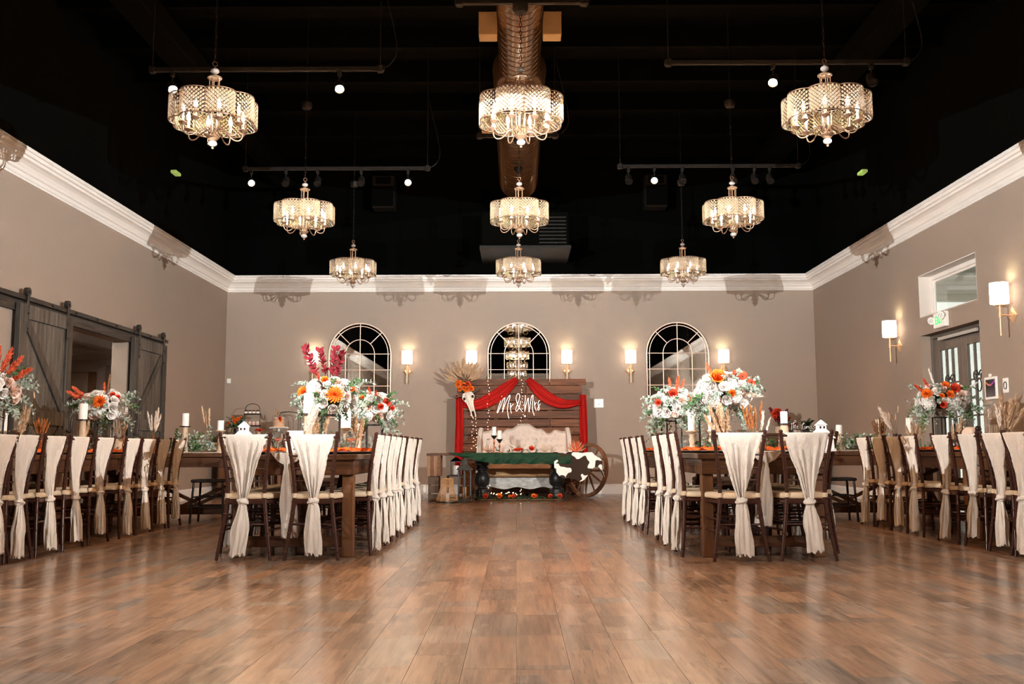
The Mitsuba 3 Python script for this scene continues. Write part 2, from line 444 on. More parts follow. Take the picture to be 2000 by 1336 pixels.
# crown moulding and baseboards
CROWN = [(0, 3.79), (.018, 3.79), (.022, 3.815), (.03, 3.82), (.032, 3.862), (.05, 3.872), (.062, 3.90), (.085, 3.932), (.118, 3.955), (.150, 3.966), (.158, 3.992), (.178, 4.0), (.182, 4.035), (.2, 4.04), (.2, ZC + .03), (0, ZC + .03)]
BASE = [(0, 0), (.02, 0), (.02, .14), (.014, .165), (.008, .178), (0, .18)]
def run(prof, side, a, b):
    rings = []
    for s in (a, b):
        ring = []
        for d, z in prof:
            ring.append({'back': (s, YB - d, z), 'front': (s, YF + d, z), 'left': (XL + d, s, z), 'right': (XR - d, s, z)}[side])
        rings.append(ring)
    m = MB(); m.loft(rings)
    v, f = m.get()
    return MB().add(v, f if side in ('right', 'back') else f[:, ::-1])
for k, (side, a, b) in enumerate((('back', XL, XR), ('left', YF, YB), ('right', YB, YF), ('front', XR, XL))):
    if side == 'back':
        a, b = b, a
    setting(f'trim_{k + 1}', run(CROWN, side, a, b).ply(TRIM), f'white crown moulding along the {side} wall')
bb = {'back': [(XR, XL)], 'left': [(YF, OL[0]), (OL[1], YB)], 'right': [(YB, OR[1]), (OR[0], YF)], 'front': [(XL, XR)]}
for side, spans in bb.items():
    m = MB()
    for a, b in spans:
        m.put(run(BASE, side, a, b))
    setting(f'baseboard_{side}', m.ply(TRIM), f'white baseboard along the {side} wall')

# ---- the hall seen through the barn doors
walls('floor_hall', FLOOR, [((-10.2, 9.0, -.1), (XL - .0, 16.2, -0.001))], 'plank floor of the side hall')
walls('wall_hall', WALL, [((-10.2, 15.5, 0), (XL - .22, 15.7, 3.0)), ((-10.2, 9.0, 0), (-10.0, 15.5, 3.0)), ((-10.2, 8.9, 0), (XL - .22, 9.1, 3.0))], 'tan walls of the side hall')
walls('ceiling_hall', WALL, [((-10.2, 9.0, 2.42), (-6.3, 15.5, 2.55)), ((-6.3, 9.0, 2.95), (XL - .22, 15.5, 3.05))], 'ceiling of the side hall')
m = MB(); m.span((-6.36, 9.1, 2.36), (-6.20, 15.5, 2.95), .01)
setting('trim_5', m.ply(TRIM), 'white bulkhead beam of the side hall')
m = MB()
m.loft([[(x, 15.5 - d, z - 1.64) for d, z in CROWN] for x in (-5.67, -10.0)])
setting('trim_6', m.ply(TRIM), 'white crown moulding of the side hall')
m = MB()
for lo, hi in (((-7.30, 15.44, 0), (-7.18, 15.5, 2.1)), ((-6.54, 15.44, 0), (-6.42, 15.5, 2.1)), ((-7.30, 15.44, 2.04), (-6.42, 15.5, 2.15)), ((-7.34, 15.42, 2.15), (-6.38, 15.5, 2.19))):
    m.span(lo, hi, .006)
setting('trim_7', m.ply(TRIM), 'white door casing in the side hall')
m = MB()
DX0, DX1 = -7.18, -6.68
m.span((DX0, 15.455, .01), (DX1, 15.485, 2.03), .004)
setting('door_3', m.ply(TRIM), 'white panel door standing ajar in the side hall')
for z0, z1 in ((.15, .85), (1.0, 1.5), (1.62, 1.92)):
    for x0, x1 in ((DX0 + .06, DX0 + .22), (DX0 + .28, DX1 - .06)):
        m = MB(); m.span((x0, 15.444, z0), (x1, 15.456, z1), .006); part('door_3', 'panel', m.ply(TRIM))
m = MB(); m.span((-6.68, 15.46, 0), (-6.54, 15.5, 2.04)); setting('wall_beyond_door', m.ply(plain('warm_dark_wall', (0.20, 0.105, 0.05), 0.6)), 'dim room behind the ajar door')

m = MB(); m.ball((-5.97, 11.50, 2.62), .13, 16); m.tube([(-5.97, 11.50, 2.74), (-5.97, 11.50, 2.95)], .02, 8)
single('hall_ceiling_lamp', lamp(m.ply(diffuse('opal_glass', (.8, .8, .78))), (330, 295, 255), 4.0), 'round white globe lamp hanging in the side hall', 'ceiling lamp')

# ---- right: window above the exterior doors
xo = XR + .19
m = MB()
for lo, hi in (((xo - .03, OR[0], OR[3]), (xo + .03, OR[0] + .06, OR[4])), ((xo - .03, OR[1] - .06, OR[3]), (xo + .03, OR[1], OR[4])), ((xo - .03, OR[0], OR[4] - .07), (xo + .03, OR[1], OR[4])), ((xo - .03, OR[0], OR[3]), (xo + .03, OR[1], OR[3] + .05))):
    m.span(lo, hi, .006)
for lo, hi in (((xo - .002, OR[0] + .05, OR[3] + .05), (xo + .02, OR[0] + .085, OR[4] - .05)), ((xo - .002, OR[1] - .085, OR[3] + .05), (xo + .02, OR[1] - .05, OR[4] - .05)), ((xo - .002, OR[0] + .06, OR[4] - .10), (xo + .02, OR[1] - .06, OR[4] - .06))):
    m.span(lo, hi, .004)
setting('window_1', m.ply(TRIM), 'white framed transom window over the exterior doors')
REVEAL = plain('reveal_white', (0.66, 0.60, 0.55), 0.6, 0.3)
m = MB()
for lo, hi in (((XR + .002, OR[1] - .012, OR[3]), (xo - .03, OR[1], OR[4])), ((XR + .002, OR[0], OR[3]), (xo - .03, OR[0] + .012, OR[4])), ((XR + .002, OR[0], OR[4] - .012), (xo - .03, OR[1], OR[4])), ((XR + .002, OR[0], OR[3]), (xo - .03, OR[1], OR[3] + .012))):
    m.span(lo, hi)
part('window_1', 'reveal', m.ply(REVEAL))
def sheet_x(x, y0, y1, z0, z1):
    return MB().add([(x, y0, z0), (x, y1, z0), (x, y1, z1), (x, y0, z1)], [[0, 1, 2, 3]])
part('window_1', 'pane', sheet_x(xo + .008, OR[0] + .07, OR[1] - .07, OR[3] + .05, OR[4] - .08).ply(PANE))

DOORW = plain('bronze_door', wood_fn((0.050, 0.042, 0.036), (0.115, 0.10, 0.088), 'z'), 0.35, 0.5)
m = MB()
m.span((xo - .06, OR[1] - .05, 0), (xo + .05, OR[1], OR[2]), .005); m.span((xo - .06, OR[0], 0), (xo + .05, OR[0] + .05, OR[2]), .005)
m.span((xo - .06, OR[0], OR[2] - .05), (xo + .05, OR[1], OR[2]), .005)
setting('trim_8', m.ply(DOORW), 'dark bronze frame of the exterior doors')
m = MB(); m.span((xo - .09, OR[0] + .3, OR[2] - .10), (xo - .055, OR[1] - .3, OR[2] - .055), .005)
single('door_closer', m.ply(plain('closer_grey', (0.35, 0.34, 0.32), 0.3)), 'grey closer bar across the top of the dark exterior doors', 'door closer')
mid = (OR[0] + OR[1]) / 2
for k, (y0, y1) in enumerate(((mid + .004, OR[1] - .05), (OR[0] + .05, mid - .004))):
    name = f'door_{k + 1}'
    m = MB()
    z1 = OR[2] - .055
    w = .13
    for lo, hi in (((y0, .01), (y0 + w, z1)), ((y1 - w, .01), (y1, z1)), ((y0 + w, .01), (y1 - w, .32)), ((y0 + w, z1 - .17), (y1 - w, z1))):
        m.span((xo - .022, lo[0], lo[1]), (xo + .022, hi[0], hi[1]), .004)
    setting(name, m.ply(DOORW), 'dark wood exterior door with divided glass, ' + ('far leaf' if k == 0 else 'near leaf'))
    g0, g1, h0, h1 = y0 + w, y1 - w, .32, z1 - .17
    part(name, 'pane', sheet_x(xo, g0, g1, h0, h1).ply(PANE))
    m = MB()
    for j in (1, 2):
        yy = g0 + (g1 - g0) * j / 3
        m.span((xo - .018, yy - .012, h0), (xo + .018, yy + .012, h1), .003)
    part(name, 'mullion', m.ply(DOORW))
    m = MB()
    for j in (1, 2, 3):
        zz = h0 + (h1 - h0) * j / 4
        m.span((xo - .017, g0, zz - .010), (xo + .017, g1, zz + .010), .003)
    part(name, 'muntin', m.ply(DOORW))
    m = MB()
    for sgn in (-1, 1):
        t = np.linspace(0, 2.6 * PI, 26)
        r = .075 * (1 - t / (3.4 * PI))
        m.tube(np.stack([np.full_like(t, xo - .012), (g0 + g1) / 2 + sgn * (.085 - r * np.cos(t)), 1.72 + r * np.sin(t)], 1), .008, 6)
        t = np.linspace(0, PI * 2, 22)
    m.tube(np.stack([np.full_like(t, xo - .012), (g0 + g1) / 2 + .06 * np.cos(t), 1.60 + .08 * np.sin(t)], 1), .007, 6)
    part(name, 'scroll', m.ply(IRON, True), 'black iron scroll in the glass')
    m = MB(); hy = y0 + .06 if k == 0 else y1 - .06
    m.tube([(xo - .03, hy, .95), (xo - .07, hy, .95), (xo - .07, hy, 1.2), (xo - .03, hy, 1.2)], .011, 8)
    part(name, 'handle', m.ply(IRON, True))

# ---- the porch outside
walls('ground_outside', plain('concrete', (0.42, 0.40, 0.37), 0.8), [((XR + .24, 4, -.1), (16, 24, -.01))], 'pale concrete porch')
PORCH = diffuse('porch_white', (0.82, 0.80, 0.74))
m = MB(); m.span((XR + .26, 9, 3.62), (10.2, 19, 3.72)); setting('ceiling_porch', m.ply(PORCH), 'white boarded porch ceiling')
for k in range(9):
    m = MB(); y = 9.6 + k * 1.05
    m.span((XR + .27, y, 3.50), (10.1, y + .12, 3.62), .01); part('ceiling_porch', 'rafter', m.ply(PORCH))
rng = np.random.default_rng(5)
m = MB()
for k in range(1600):
    c = np.array([10.6 + rng.uniform(0, 1.0), rng.uniform(9, 22), rng.uniform(0, 3.3)])
    R = rotz(rng.uniform(0, 6.3)) @ rotx(rng.uniform(-1, 1))
    q = np.array([(-.09, 0, 0), (0, -.05, .01), (.12, 0, 0), (0, .05, .01)])
    m.add(q @ R.T + c, [[0, 1, 2, 3]])
single('hedge', m.ply(L_GREEN), 'green hedge outside the glass exterior doors', 'hedge', kind='stuff')

# ---- barn doors on the left wall
def barn_door(y0, y1, brace, label):
    t = thing('barn_door', label, 'barn door', 'sliding barn doors')
    xb, xf = XL + .055, XL + .085
    z0, z1 = .03, 2.41
    n = 6
    ys = np.linspace(y0 + .03, y1 - .03, n + 1)
    for k in range(n):
        m = MB(); m.span((xb, ys[k] + .002, z0), (xf, ys[k + 1] - .002, z1), .004); part(t, 'plank', m.ply(BARN))
    xs = xf + .028
    for a, b in ((y0, y0 + .15), (y1 - .15, y1)):
        m = MB(); m.span((xb - .004, a, z0), (xs, b, z1), .005); part(t, 'stile', m.ply(BARN_D))
    for a, b in ((z0, z0 + .16), (1.10, 1.26), (z1 - .16, z1)):
        m = MB(); m.span((xf, y0 + .15, a), (xs - .002, y1 - .15, b), .005); part(t, 'rail', m.ply(BARN))
    for za, zb in ((1.26, z1 - .16), (z0 + .16, 1.10)):
        ya, yb = (y0 + .17, y1 - .17) if brace > 0 else (y1 - .17, y0 + .17)
        if za < 1:
            ya, yb = yb, ya
        p, q = np.array([xf + .012, ya, zb - .03]), np.array([xf + .012, yb, za + .03])
        m = MB(); d = q - p; R = align(d)
        m.box((p + q) / 2, (.024 if abs(R[0, 0]) > .7 else .12, .12 if abs(R[0, 0]) > .7 else .024, np.linalg.norm(d)), .004, R)
        part(t, 'brace', m.ply(BARN_D))
    for yy in (y0 + .15, y1 - .15):
        m = MB(); m.span((xs, yy - .022, z1 - .30), (xs + .007, yy + .022, 2.53), .002)
        for zz in (z1 - .27, z1 - .1):
            m.tube([(xs, yy, zz), (xs + .018, yy, zz)], .012, 8)
        h = part(t, 'hanger', m.ply(IRON))
        m = MB(); m.tube([(xs - .035, yy, 2.545), (xs + .008, yy, 2.545)], .05, 18); m.tube([(xs + .008, yy, 2.545), (xs + .02, yy, 2.545)], .015, 8)
        part(h, 'roller', m.ply(IRON))
    yh = y1 - .06 if brace > 0 else y0 + .06
    m = MB(); m.tube(curve([(xs, yh, 1.05), (xs + .05, yh, 1.05), (xs + .05, yh, 1.42), (xs, yh, 1.42)], 4), .010, 8)
    part(t, 'handle', m.ply(IRON, True), 'black pull handle')
barn_door(10.60, 11.88, 1, 'dark weathered barn door left of the hall opening')
barn_door(13.84, 15.12, -1, 'dark weathered barn door right of the hall opening')
t = thing('barn_door_track', 'black steel track on a wooden header above the barn doors', 'door track')
m = MB(); m.span((XL, 9.2, 2.33), (XL + .04, 15.24, 2.47), .004); part(t, 'header_board', m.ply(BARN_Y))
m = MB(); m.span((XL + .085, 9.2, 2.455), (XL + .097, 15.2, 2.505), .002); part(t, 'rail', m.ply(IRON))
for y in np.arange(9.5, 15.2, .62):
    m = MB(); m.tube([(XL + .04, y, 2.48), (XL + .112, y, 2.48)], .014, 8); part(t, 'bolt', m.ply(IRON))

# ---- wall lamps
sc = Proto()
shp = MB(); shp.lathe([(.098, .0), (.102, .01), (.102, .225), (.100, .24), (.094, .24), (.094, .012), (.0, .01), (.0, .0)], 24)
sc.add('shade', lamp(shp.ply(diffuse('frosted_glass', (0.8, 0.75, 0.68)), 40), SHADE_GLOW, 1.0))
shp = MB(); shp.ball((0, 0, .15), (.035, .035, .05), 10)
sc.add('bulb', lamp(shp.ply(SLEEVE, True), (190, 128, 80), 1.0))
shp = MB(); shp.tube([(0, 0, -.36), (0, 0, -.01)], .0135, 10); shp.lathe([(0, -.02), (.05, -.018), (.05, -.004), (0, 0)], 16)
shp.lathe([(.017, -.16), (.02, -.15), (.02, -.10), (.017, -.09)], 12)
sc.add('stem', shp.ply(GOLD, 40))
shp = MB(); shp.tube([(0, 0, -.13), (0, -.125, -.13)], .012, 10)
sc.add('arm', shp.ply(GOLD, 40))
shp = MB()
q = .10
shp.loft([[(-q, -.150, -.13), (0, -.150, -.13 - q), (q, -.150, -.13), (0, -.150, -.13 + q)], [(-q, -.138, -.13), (0, -.138, -.13 - q), (q, -.138, -.13), (0, -.138, -.13 + q)], [(-q * .6, -.118, -.13), (0, -.118, -.13 - q * .6), (q * .6, -.118, -.13), (0, -.118, -.13 + q * .6)]])
sc.add('back_plate', shp.ply(GOLD))
ORD = ['first', 'second', 'third', 'fourth', 'fifth', 'sixth', 'seventh', 'eighth', 'ninth', 'tenth', 'eleventh', 'twelfth']
for k, (x, lab) in enumerate(((-3.78, 'left of the left arched mirror'), (-2.02, 'right of the left arched mirror'), (-.82, 'left of the centre arched mirror, above the pampas plumes'), (.955, 'right of the centre arched mirror'), (2.14, 'left of the right arched mirror'), (3.87, 'right of the right arched mirror'))):
    sc.place(thing('wall_sconce', 'brass sconce with glowing drum shade ' + lab, 'wall lamp', 'brass wall sconces'), at(x, YB - .15, 2.41, 180))
for y, lab in ((14.45, 'on the right wall beyond the exterior doors'), (11.13, 'on the right wall nearest the camera, above the tablet')):
    sc.place(thing('wall_sconce', 'brass sconce with glowing drum shade ' + lab, 'wall lamp', 'brass wall sconces'), at(XR - .15, y, 2.43, 90))

# ---- arched mirrors
def arch(w, z0, zs, n=28):
    """Outline of an arch of half-width w from z0, springing at zs, in x, z."""
    a = np.linspace(0, PI, n)
    return [(w, z0)] + [(w * math.cos(t), zs + w * math.sin(t)) for t in a] + [(-w, z0)]
for cx, lab in ((-2.915, 'left'), (.06, 'middle'), (3.03, 'right')):
    t = thing('arched_mirror', f'tall arched window-pane mirror in a pale gold frame, {lab} one on the back wall', 'mirror', 'arched mirrors')
    y, z0, zs, W = YB - .035, 1.41, 2.605, .585
    o = arch(W - .008, z0 + .008, zs)
    m = MB(); c = len(o)
    m.add([(cx + a, y, b) for a, b in o] + [(cx, y, 2.0)], [[k, (k + 1) % c, c] for k in range(c)])
    v, f = m.get()
    part(t, 'mirror_glass', MB().add(v, f[:, ::-1]).ply(MIRROR))
    m = MB(); m.add([(cx + a, y + .004, b) for a, b in o] + [(cx, y + .004, 2.0)], [[k, (k + 1) % c, c] for k in range(c)])
    m.span((cx - .3, y + .002, 1.6), (cx + .3, YB, 2.6)); part(t, 'backing', m.ply(IRON))
    yf = y - .012
    m = MB(); m.tube([(cx + a, yf, b) for a, b in o + [o[0]]], .016, 6); part(t, 'frame', m.ply(ROSE, True))
    def bars(pts):
        m = MB(); m.tube(pts, .0095, 6); part(t, 'glazing_bar', m.ply(ROSE, True))
    bars([(cx, yf, z0), (cx, yf, zs + W)])
    for r in (.27, .525):
        bars([(cx + a, yf, b) for a, b in arch(r, z0, zs, 20)])
    for zz in (zs, 2.305, 2.005, 1.705):
        bars([(cx - W, yf, zz), (cx + W, yf, zz)])
    for sgn in (-1, 1):
        bars([(cx + sgn * .27 * .707, yf, zs + .27 * .707), (cx + sgn * W * .707, yf, zs + W * .707)])

# ---- small fittings on the walls
m = MB(); m.box((1.545, YB - .012, 1.67), (.19, .022, .17), .008)
t = thing('thermostat', 'silver and white thermostat on the back wall beside the plank backdrop', 'thermostat')
part(t, 'case', m.ply(plain('silver_grey', (0.70, 0.69, 0.68), 0.3)))
m = MB(); m.box((1.555, YB - .026, 1.665), (.11, .006, .115), .003); part(t, 'face', m.ply(WHITEWARE))
m = MB(); m.box((1.55, YB - .031, 1.655), (.055, .004, .012)); part(t, 'display', m.ply(plain('display_grey', (0.28, 0.30, 0.29), 0.3)))
m = MB(); m.box((XL + .08, YB - .02, 2.11), (.075, .04, .09), .008); single('wall_box', m.ply(WHITEWARE), 'small white box on the back wall by the left corner', 'wall box')

t = thing('tablet', 'white framed tablet with a dark screen on the right wall by the doors', 'tablet')
m = MB(); m.box((XR - .012, 11.72, 1.515), (.022, .30, .265), .006); part(t, 'frame', m.ply(WHITEWARE))
def screen_fn(p, n, uv):
    y, z = (p.y - 11.72) / .11, (p.z - 1.515) / .10
    base = MX((0.012, 0.010, 0.016), (0.10, 0.10, 0.12), SM(.2, -1.0, z) * (0.5 + 0.5 * FB(y * 3, z * 6)))
    arc = 1 - SM(.05, .16, dr.abs(z - .35 - .45 * dr.square(y + .15) + 0.15 * y))
    hue = MX((0.75, 0.25, 0.08), (0.45, 0.03, 0.55), SM(.5, -.6, y))
    return MX(base, hue, arc * .9)
m = MB(); m.box((XR - .026, 11.72, 1.515), (.006, .225, .205), .002); part(t, 'screen', m.ply(plain('tablet_screen', mikit.proc(screen_fn), 0.15)))
m = MB(); m.box((XR - .01, 11.74, 1.668), (.02, .05, .035), .004); part(t, 'bracket', m.ply(WHITEWARE))
t = thing('wall_dial', 'white wall plate with a dark ring dial right of the tablet', 'wall control')
m = MB(); m.box((XR - .006, 11.385, 1.525), (.012, .125, .17), .004); part(t, 'plate', m.ply(WHITEWARE))
a = np.linspace(0, 2 * PI, 25)
m = MB(); m.tube(np.stack([np.full(25, XR - .014), 11.385 + .034 * np.cos(a), 1.525 + .04 * np.sin(a)], 1), .005, 6); part(t, 'ring', m.ply(IRON, True))
SWITCH = plain('switch_white', (0.62, 0.57, 0.53), 0.35)
for zc, labs in ((1.21, ('upper row, left', 'upper row, right')), (1.025, ('lower row, left', 'lower row, middle', 'lower row, right'))):
    for k, lab in enumerate(labs):
        y = 11.80 - k * .125
        t = thing('light_switch', f'pale switch plate below the tablet, {lab} plate', 'light switch', 'switch plates below the tablet')
        m = MB(); m.box((XR - .004, y, zc), (.008, .115, .12), .003); part(t, 'plate', m.ply(SWITCH))
        for j in (-1, 1):
            m = MB(); m.box((XR - .011, y + j * .026, zc), (.006, .034, .07), .002); part(t, 'rocker', m.ply(WHITEWARE))

# exit sign with two emergency lamp heads
t = thing('exit_sign', 'white emergency exit sign with twin lamp heads above the exterior doors', 'exit sign')
ey, ez = 12.96, 2.49
m = MB(); m.box((XR - .03, ey, ez), (.06, .36, .20), .008); part(t, 'case', m.ply(WHITEWARE))
txt = meshkit.text_mesh('EXIT', .10, .004, True)
v = np.array(txt.vertices); w0 = v[:, 0].max()
EXITG = mat('exit_green', type='twosided', bsdf={'type': 'principled', 'base_color': rgb(0.03, 0.50, 0.12), 'roughness': 0.4})
v2 = np.stack([XR - .0605 - v[:, 2], ey + .11 - v[:, 0] * .22 / w0, ez - .05 + v[:, 1]], 1)
part(t, 'lettering', lamp(mikit.ply((v2, np.array(txt.faces)), EXITG), (0.05, 0.75, 0.2), .02))
for s, z in ((1, .015), (-1, .045)):
    m = MB(); c = np.array([XR - .06 - (.02 if s < 0 else 0), ey + s * (.20 if s > 0 else .15), ez + z])
    R = align([-1, -.6, -.25])
    m.lathe([(0, -.05), (.035, -.045), (.05, -.01), (.052, .03), (.046, .035), (0, .035)], 16, c, R)
    h = part(t, 'lamp_head', m.ply(WHITEWARE, 40))
    for j in (-1, 0, 1):
        m = MB(); m.box(c + R @ np.array([0, j * .024, .037]), (.07 - .02 * abs(j), .007, .006), .002, R); part(h, 'louvre', m.ply(plain('lamp_grey', (0.3, 0.29, 0.28), 0.4)))
# ================================================================ under the ceiling
# chandelier: z = 0 at the tip of the finial
ch = Proto()
R0 = .35
def shade_r(t):
    return R0 * (0.875 + 0.125 * np.abs(np.cos(4 * t)) ** 0.7)
Z0, Z1 = .205, .415
NB, NR = 128, 14
def shade_p(t, z, k=0.0):
    r = shade_r(t) + k
    return np.stack([r * np.cos(t), r * np.sin(t), z], -1)
m = MB()
for k in range(NB // 2):
    for sgn in (-1, 1):
        s = np.linspace(0, 1, 9)
        t = 2 * PI * (k * 2) / NB + sgn * s * 2 * PI * 13 / NB
        m.tube(shade_p(t, Z0 + (Z1 - Z0) * s), .0026, 3, False)
ch.add('shade_lattice', m.ply(LATTICE), kind='stuff')
m = MB()
for j in range(NR):
    z = Z0 + (Z1 - Z0) * (j + .0) / (NR - 1)
    if j in (0, NR - 1):
        continue
    for i in range(NB // 2):
        t = 2 * PI * (2 * i + (j % 2)) / NB
        p = shade_p(np.array(t), np.array(z), .002)
        d = np.array([math.cos(t), math.sin(t), 0]); a = np.array([-math.sin(t), math.cos(t), 0]); b = np.array([0, 0, 1.0])
        s = .0138
        v = [p + s * a, p + s * b, p - s * a, p - s * b, p + d * .010]
        m.add(v, [[0, 1, 4], [1, 2, 4], [2, 3, 4], [3, 0, 4]])
ch.add('crystal_beads', m.ply(CRYSTAL), kind='stuff')
t = np.linspace(0, 2 * PI, 97)
for z in (Z0, Z1):
    m = MB(); m.tube(shade_p(t, np.full_like(t, z), .003), .0055, 5, False); ch.add('shade_rim', m.ply(CHMETAL, True))
m = MB()
for k in range(8):
    a = 2 * PI * (k + .5) / 8
    m.tube([(.05 * math.cos(a), .05 * math.sin(a), .40), (.30 * math.cos(a), .30 * math.sin(a), .41)], .004, 5)
ch.add('shade_spider', m.ply(CHMETAL))
m = MB(); m.lathe([(0, -.0), (.008, .002), (.012, .012), (.006, .02), (.010, .028)], 12); m.lathe([(.012, .066), (.03, .075), (.052, .098), (.052, .104), (.03, .112), (.022, .14), (.0, .15)], 18)
ch.add('finial', m.ply(CHMETAL, 40))
m = MB(); m.ball((0, 0, .047), (.037, .037, .025), 12); ch.add('crystal_ball', m.ply(CRYSTAL2)); 
m = MB(); m.ball((0, 0, .665), (.036, .036, .024), 12); ch.add('crystal_ball', m.ply(CRYSTAL2))
for k in range(5):
    a = 2 * PI * k / 5 + .3
    m = MB(); m.tube([(.035 * math.cos(a), .035 * math.sin(a), .12), (.042 * math.cos(a), .042 * math.sin(a), .60)], .006, 6); ch.add('rod', m.ply(CHMETAL, True))
m = MB(); m.lathe([(.0, .592), (.045, .592), (.060, .602), (.060, .612), (.04, .622), (.015, .632), (.010, .642), (.0, .642)], 20); m.lathe([(0, .688), (.01, .69), (.008, .705), (0, .706)], 10)
ch.add('collar', m.ply(CHMETAL, 40))
a = np.linspace(0, 2 * PI, 17)
m = MB(); m.tube(np.stack([.020 * np.cos(a), 0 * a, .728 + .020 * np.sin(a)], 1), .0035, 6, False); ch.add('hanging_ring', m.ply(CHMETAL, True))
for k in range(8):
    a = 2 * PI * k / 8
    R = rotz(a)
    m = MB(); m.tube(curve([(.025, 0, .135), (.06, 0, .165), (.11, 0, .145), (.16, 0, .105), (.205, 0, .098), (.235, 0, .125), (.242, 0, .175)], 4) @ R.T, .0062, 6)
    arm = ch.add('arm', m.ply(CHMETAL, True))
    c = R @ np.array([.242, 0, 0])
    m = MB(); m.lathe([(.006, .168), (.015, .176), (.036, .192), (.036, .197), (.012, .197), (0, .197)], 14, c); ch.add(arm + '__drip_cup', m.ply(CHMETAL, 40))
    m = MB(); m.lathe([(.0, .197), (.0125, .197), (.0125, .268), (0, .268)], 10, c); ch.add(arm + '__candle_sleeve', m.ply(SLEEVE, 40))
    m = MB(); m.lathe([(.004, .268), (.015, .285), (.017, .302), (.010, .33), (.003, .352), (.0, .356)], 10, c, None, False); ch.add(arm + '__bulb', lamp(m.ply(SLEEVE, True), BULB, .5))

def chain(x, y, z0, z1):
    m = MB(); n = max(2, int((z1 - z0) / .034)); a = np.linspace(0, 2 * PI, 9)
    for k in range(n):
        z = z0 + (z1 - z0) * (k + .5) / n
        p = np.stack([.009 * np.cos(a), 0 * a, z + .024 * np.sin(a)], 1)
        if k % 2:
            p = p[:, [1, 0, 2]]
        m.tube(p + np.array([x, y, 0]), .0026, 4, False)
    return m
ZP = 4.53          # the pipes that carry chandeliers and spotlights
DZ = 5.55
ROWS = [(7.95, ('front left', 'front centre', 'front right')), (11.5, ('middle left', 'middle centre', 'middle right')), (15.02, ('back left', 'back centre', 'back right')), (4.4, ('left, above the camera side', 'centre, above the camera side', 'right, above the camera side')), (.85, ('left, behind the camera', 'centre, behind the camera', 'right, behind the camera'))]
TIP = {(7.95, 2.57): 3.25}
for yy, names in ROWS:
    for x, nm in zip((-2.49, .05, 2.57), names):
        if yy < 4 and abs(x) > 1:
            continue
        key = thing('chandelier', f'lit scalloped crystal drum chandelier, the {nm} one', 'chandelier', 'crystal drum chandeliers')
        spin = (yy * 37 + x * 53) % 45
        ch.place(key, at(x, yy, 3.275, spin))
        zc = ZP - .107 if abs(x) < 1 and yy in (7.95, 11.5) else DZ - .47 if abs(x) < 1 else ZP + .33
        part(key, 'chain', chain(x, yy, 4.02, zc).ply(BLACK2, True))
        m = MB(); m.lathe([(0, zc), (.05, zc + .01), (.065, zc + .04), (.065, zc + .085), (0, zc + .085)], 18, (x, yy, 0)); part(key, 'canopy', m.ply(BLACK2, 40))
        if abs(x) > 1:
            m = MB(); m.tube([(x, yy, zc + .08), (x, yy, ZT - .28)], .006, 6); part(key, 'drop_rod', m.ply(BLACK2, True))

def spotlight(t_pipe, x, y, lit, lab):
    aim = (np.clip(x * .35, -.9, .9), 5.6 if y < 10 else 6.6, 0) if lit else (x, y - 3.2, 0)
    key = thing('track_spotlight', lab, 'spotlight', 'ceiling spotlights')
    m = MB(); m.box((x, y, ZP - .0475), (.035, .06, .05), .005); m.tube([(x, y, ZP - .06), (x, y, ZP - .15)], .007, 6); part(key, 'mount', m.ply(BLACK2))
    c = np.array([x, y, ZP - .18]); R = align(np.array(aim, float) - c)
    m = MB(); m.lathe([(0, -.09), (.03, -.088), (.045, -.05), (.05, .05), (.046, .052), (.042, .03), (0, .03)], 16, c, R); part(key, 'housing', m.ply(BLACK2, 40))
    m = MB(); m.lathe([(0, .034), (.040, .034), (.040, .040), (0, .040)], 16, c, R)
    s = m.ply(SLEEVE)
    if lit:
        q = c + R @ np.array([0, 0, .06]); tgt = np.array(aim) - q
        scene['beam_' + key] = {'type': 'spot', 'intensity': rgb(*TRACK), 'cutoff_angle': 24.0, 'beam_width': 12.0, 'sampling_weight': 6.0, 'to_world': T().look_at(origin=q.tolist(), target=np.array(aim, float).tolist(), up=[0, 0.3, 1])}
    part(key, 'lamp', lamp(s, (60, 42, 24), .3) if lit else {**s, 'bsdf': {'type': 'ref', 'id': BLACK2}})
def bar(name, x0, x1, y, lab):
    key = thing(name, lab, 'lighting track', 'lighting tracks')
    m = MB(); m.span((x0, y - .022, ZP - .022), (x1, y + .022, ZP + .022), .006); part(key, 'pipe', m.ply(BLACK2))
    for x in (x0 + .04, x1 - .04):
        m = MB(); m.tube([(x, y, ZP + .02), (x, y, ZT - .2)], .005, 5); part(key, 'hanger_rod', m.ply(BLACK2))
        m = MB(); m.box((x, y, ZP), (.06, .07, .07), .008); part(key, 'end_clamp', m.ply(BLACK2))
    m = MB(); m.tube(curve([(x1 - .05, y, ZP), (x1 + .06, y, ZP + .05), (x1 + .12, y, ZP + .25), (x1 - .02, y, ZP + .9)], 6), .006, 5); part(key, 'cable', m.ply(BLACK2, True))
    return key
bar('lighting_track', -3.62, -1.12, 12.85, 'black lighting track behind the left middle chandelier')
bar('lighting_track', 1.35, 3.78, 12.8, 'black lighting track behind the right middle chandelier')
bar('lighting_track', -3.6, -1.28, 9.40, 'black lighting track over the front left chandelier')
bar('lighting_track', 1.45, 3.83, 9.28, 'black lighting track over the front right chandelier')
bar('lighting_track', -.46, .52, 11.5, 'short black pipe crossing below the duct behind the centre chandeliers')
bar('lighting_track', -.5, .62, 7.95, 'short black pipe above the front centre chandelier')
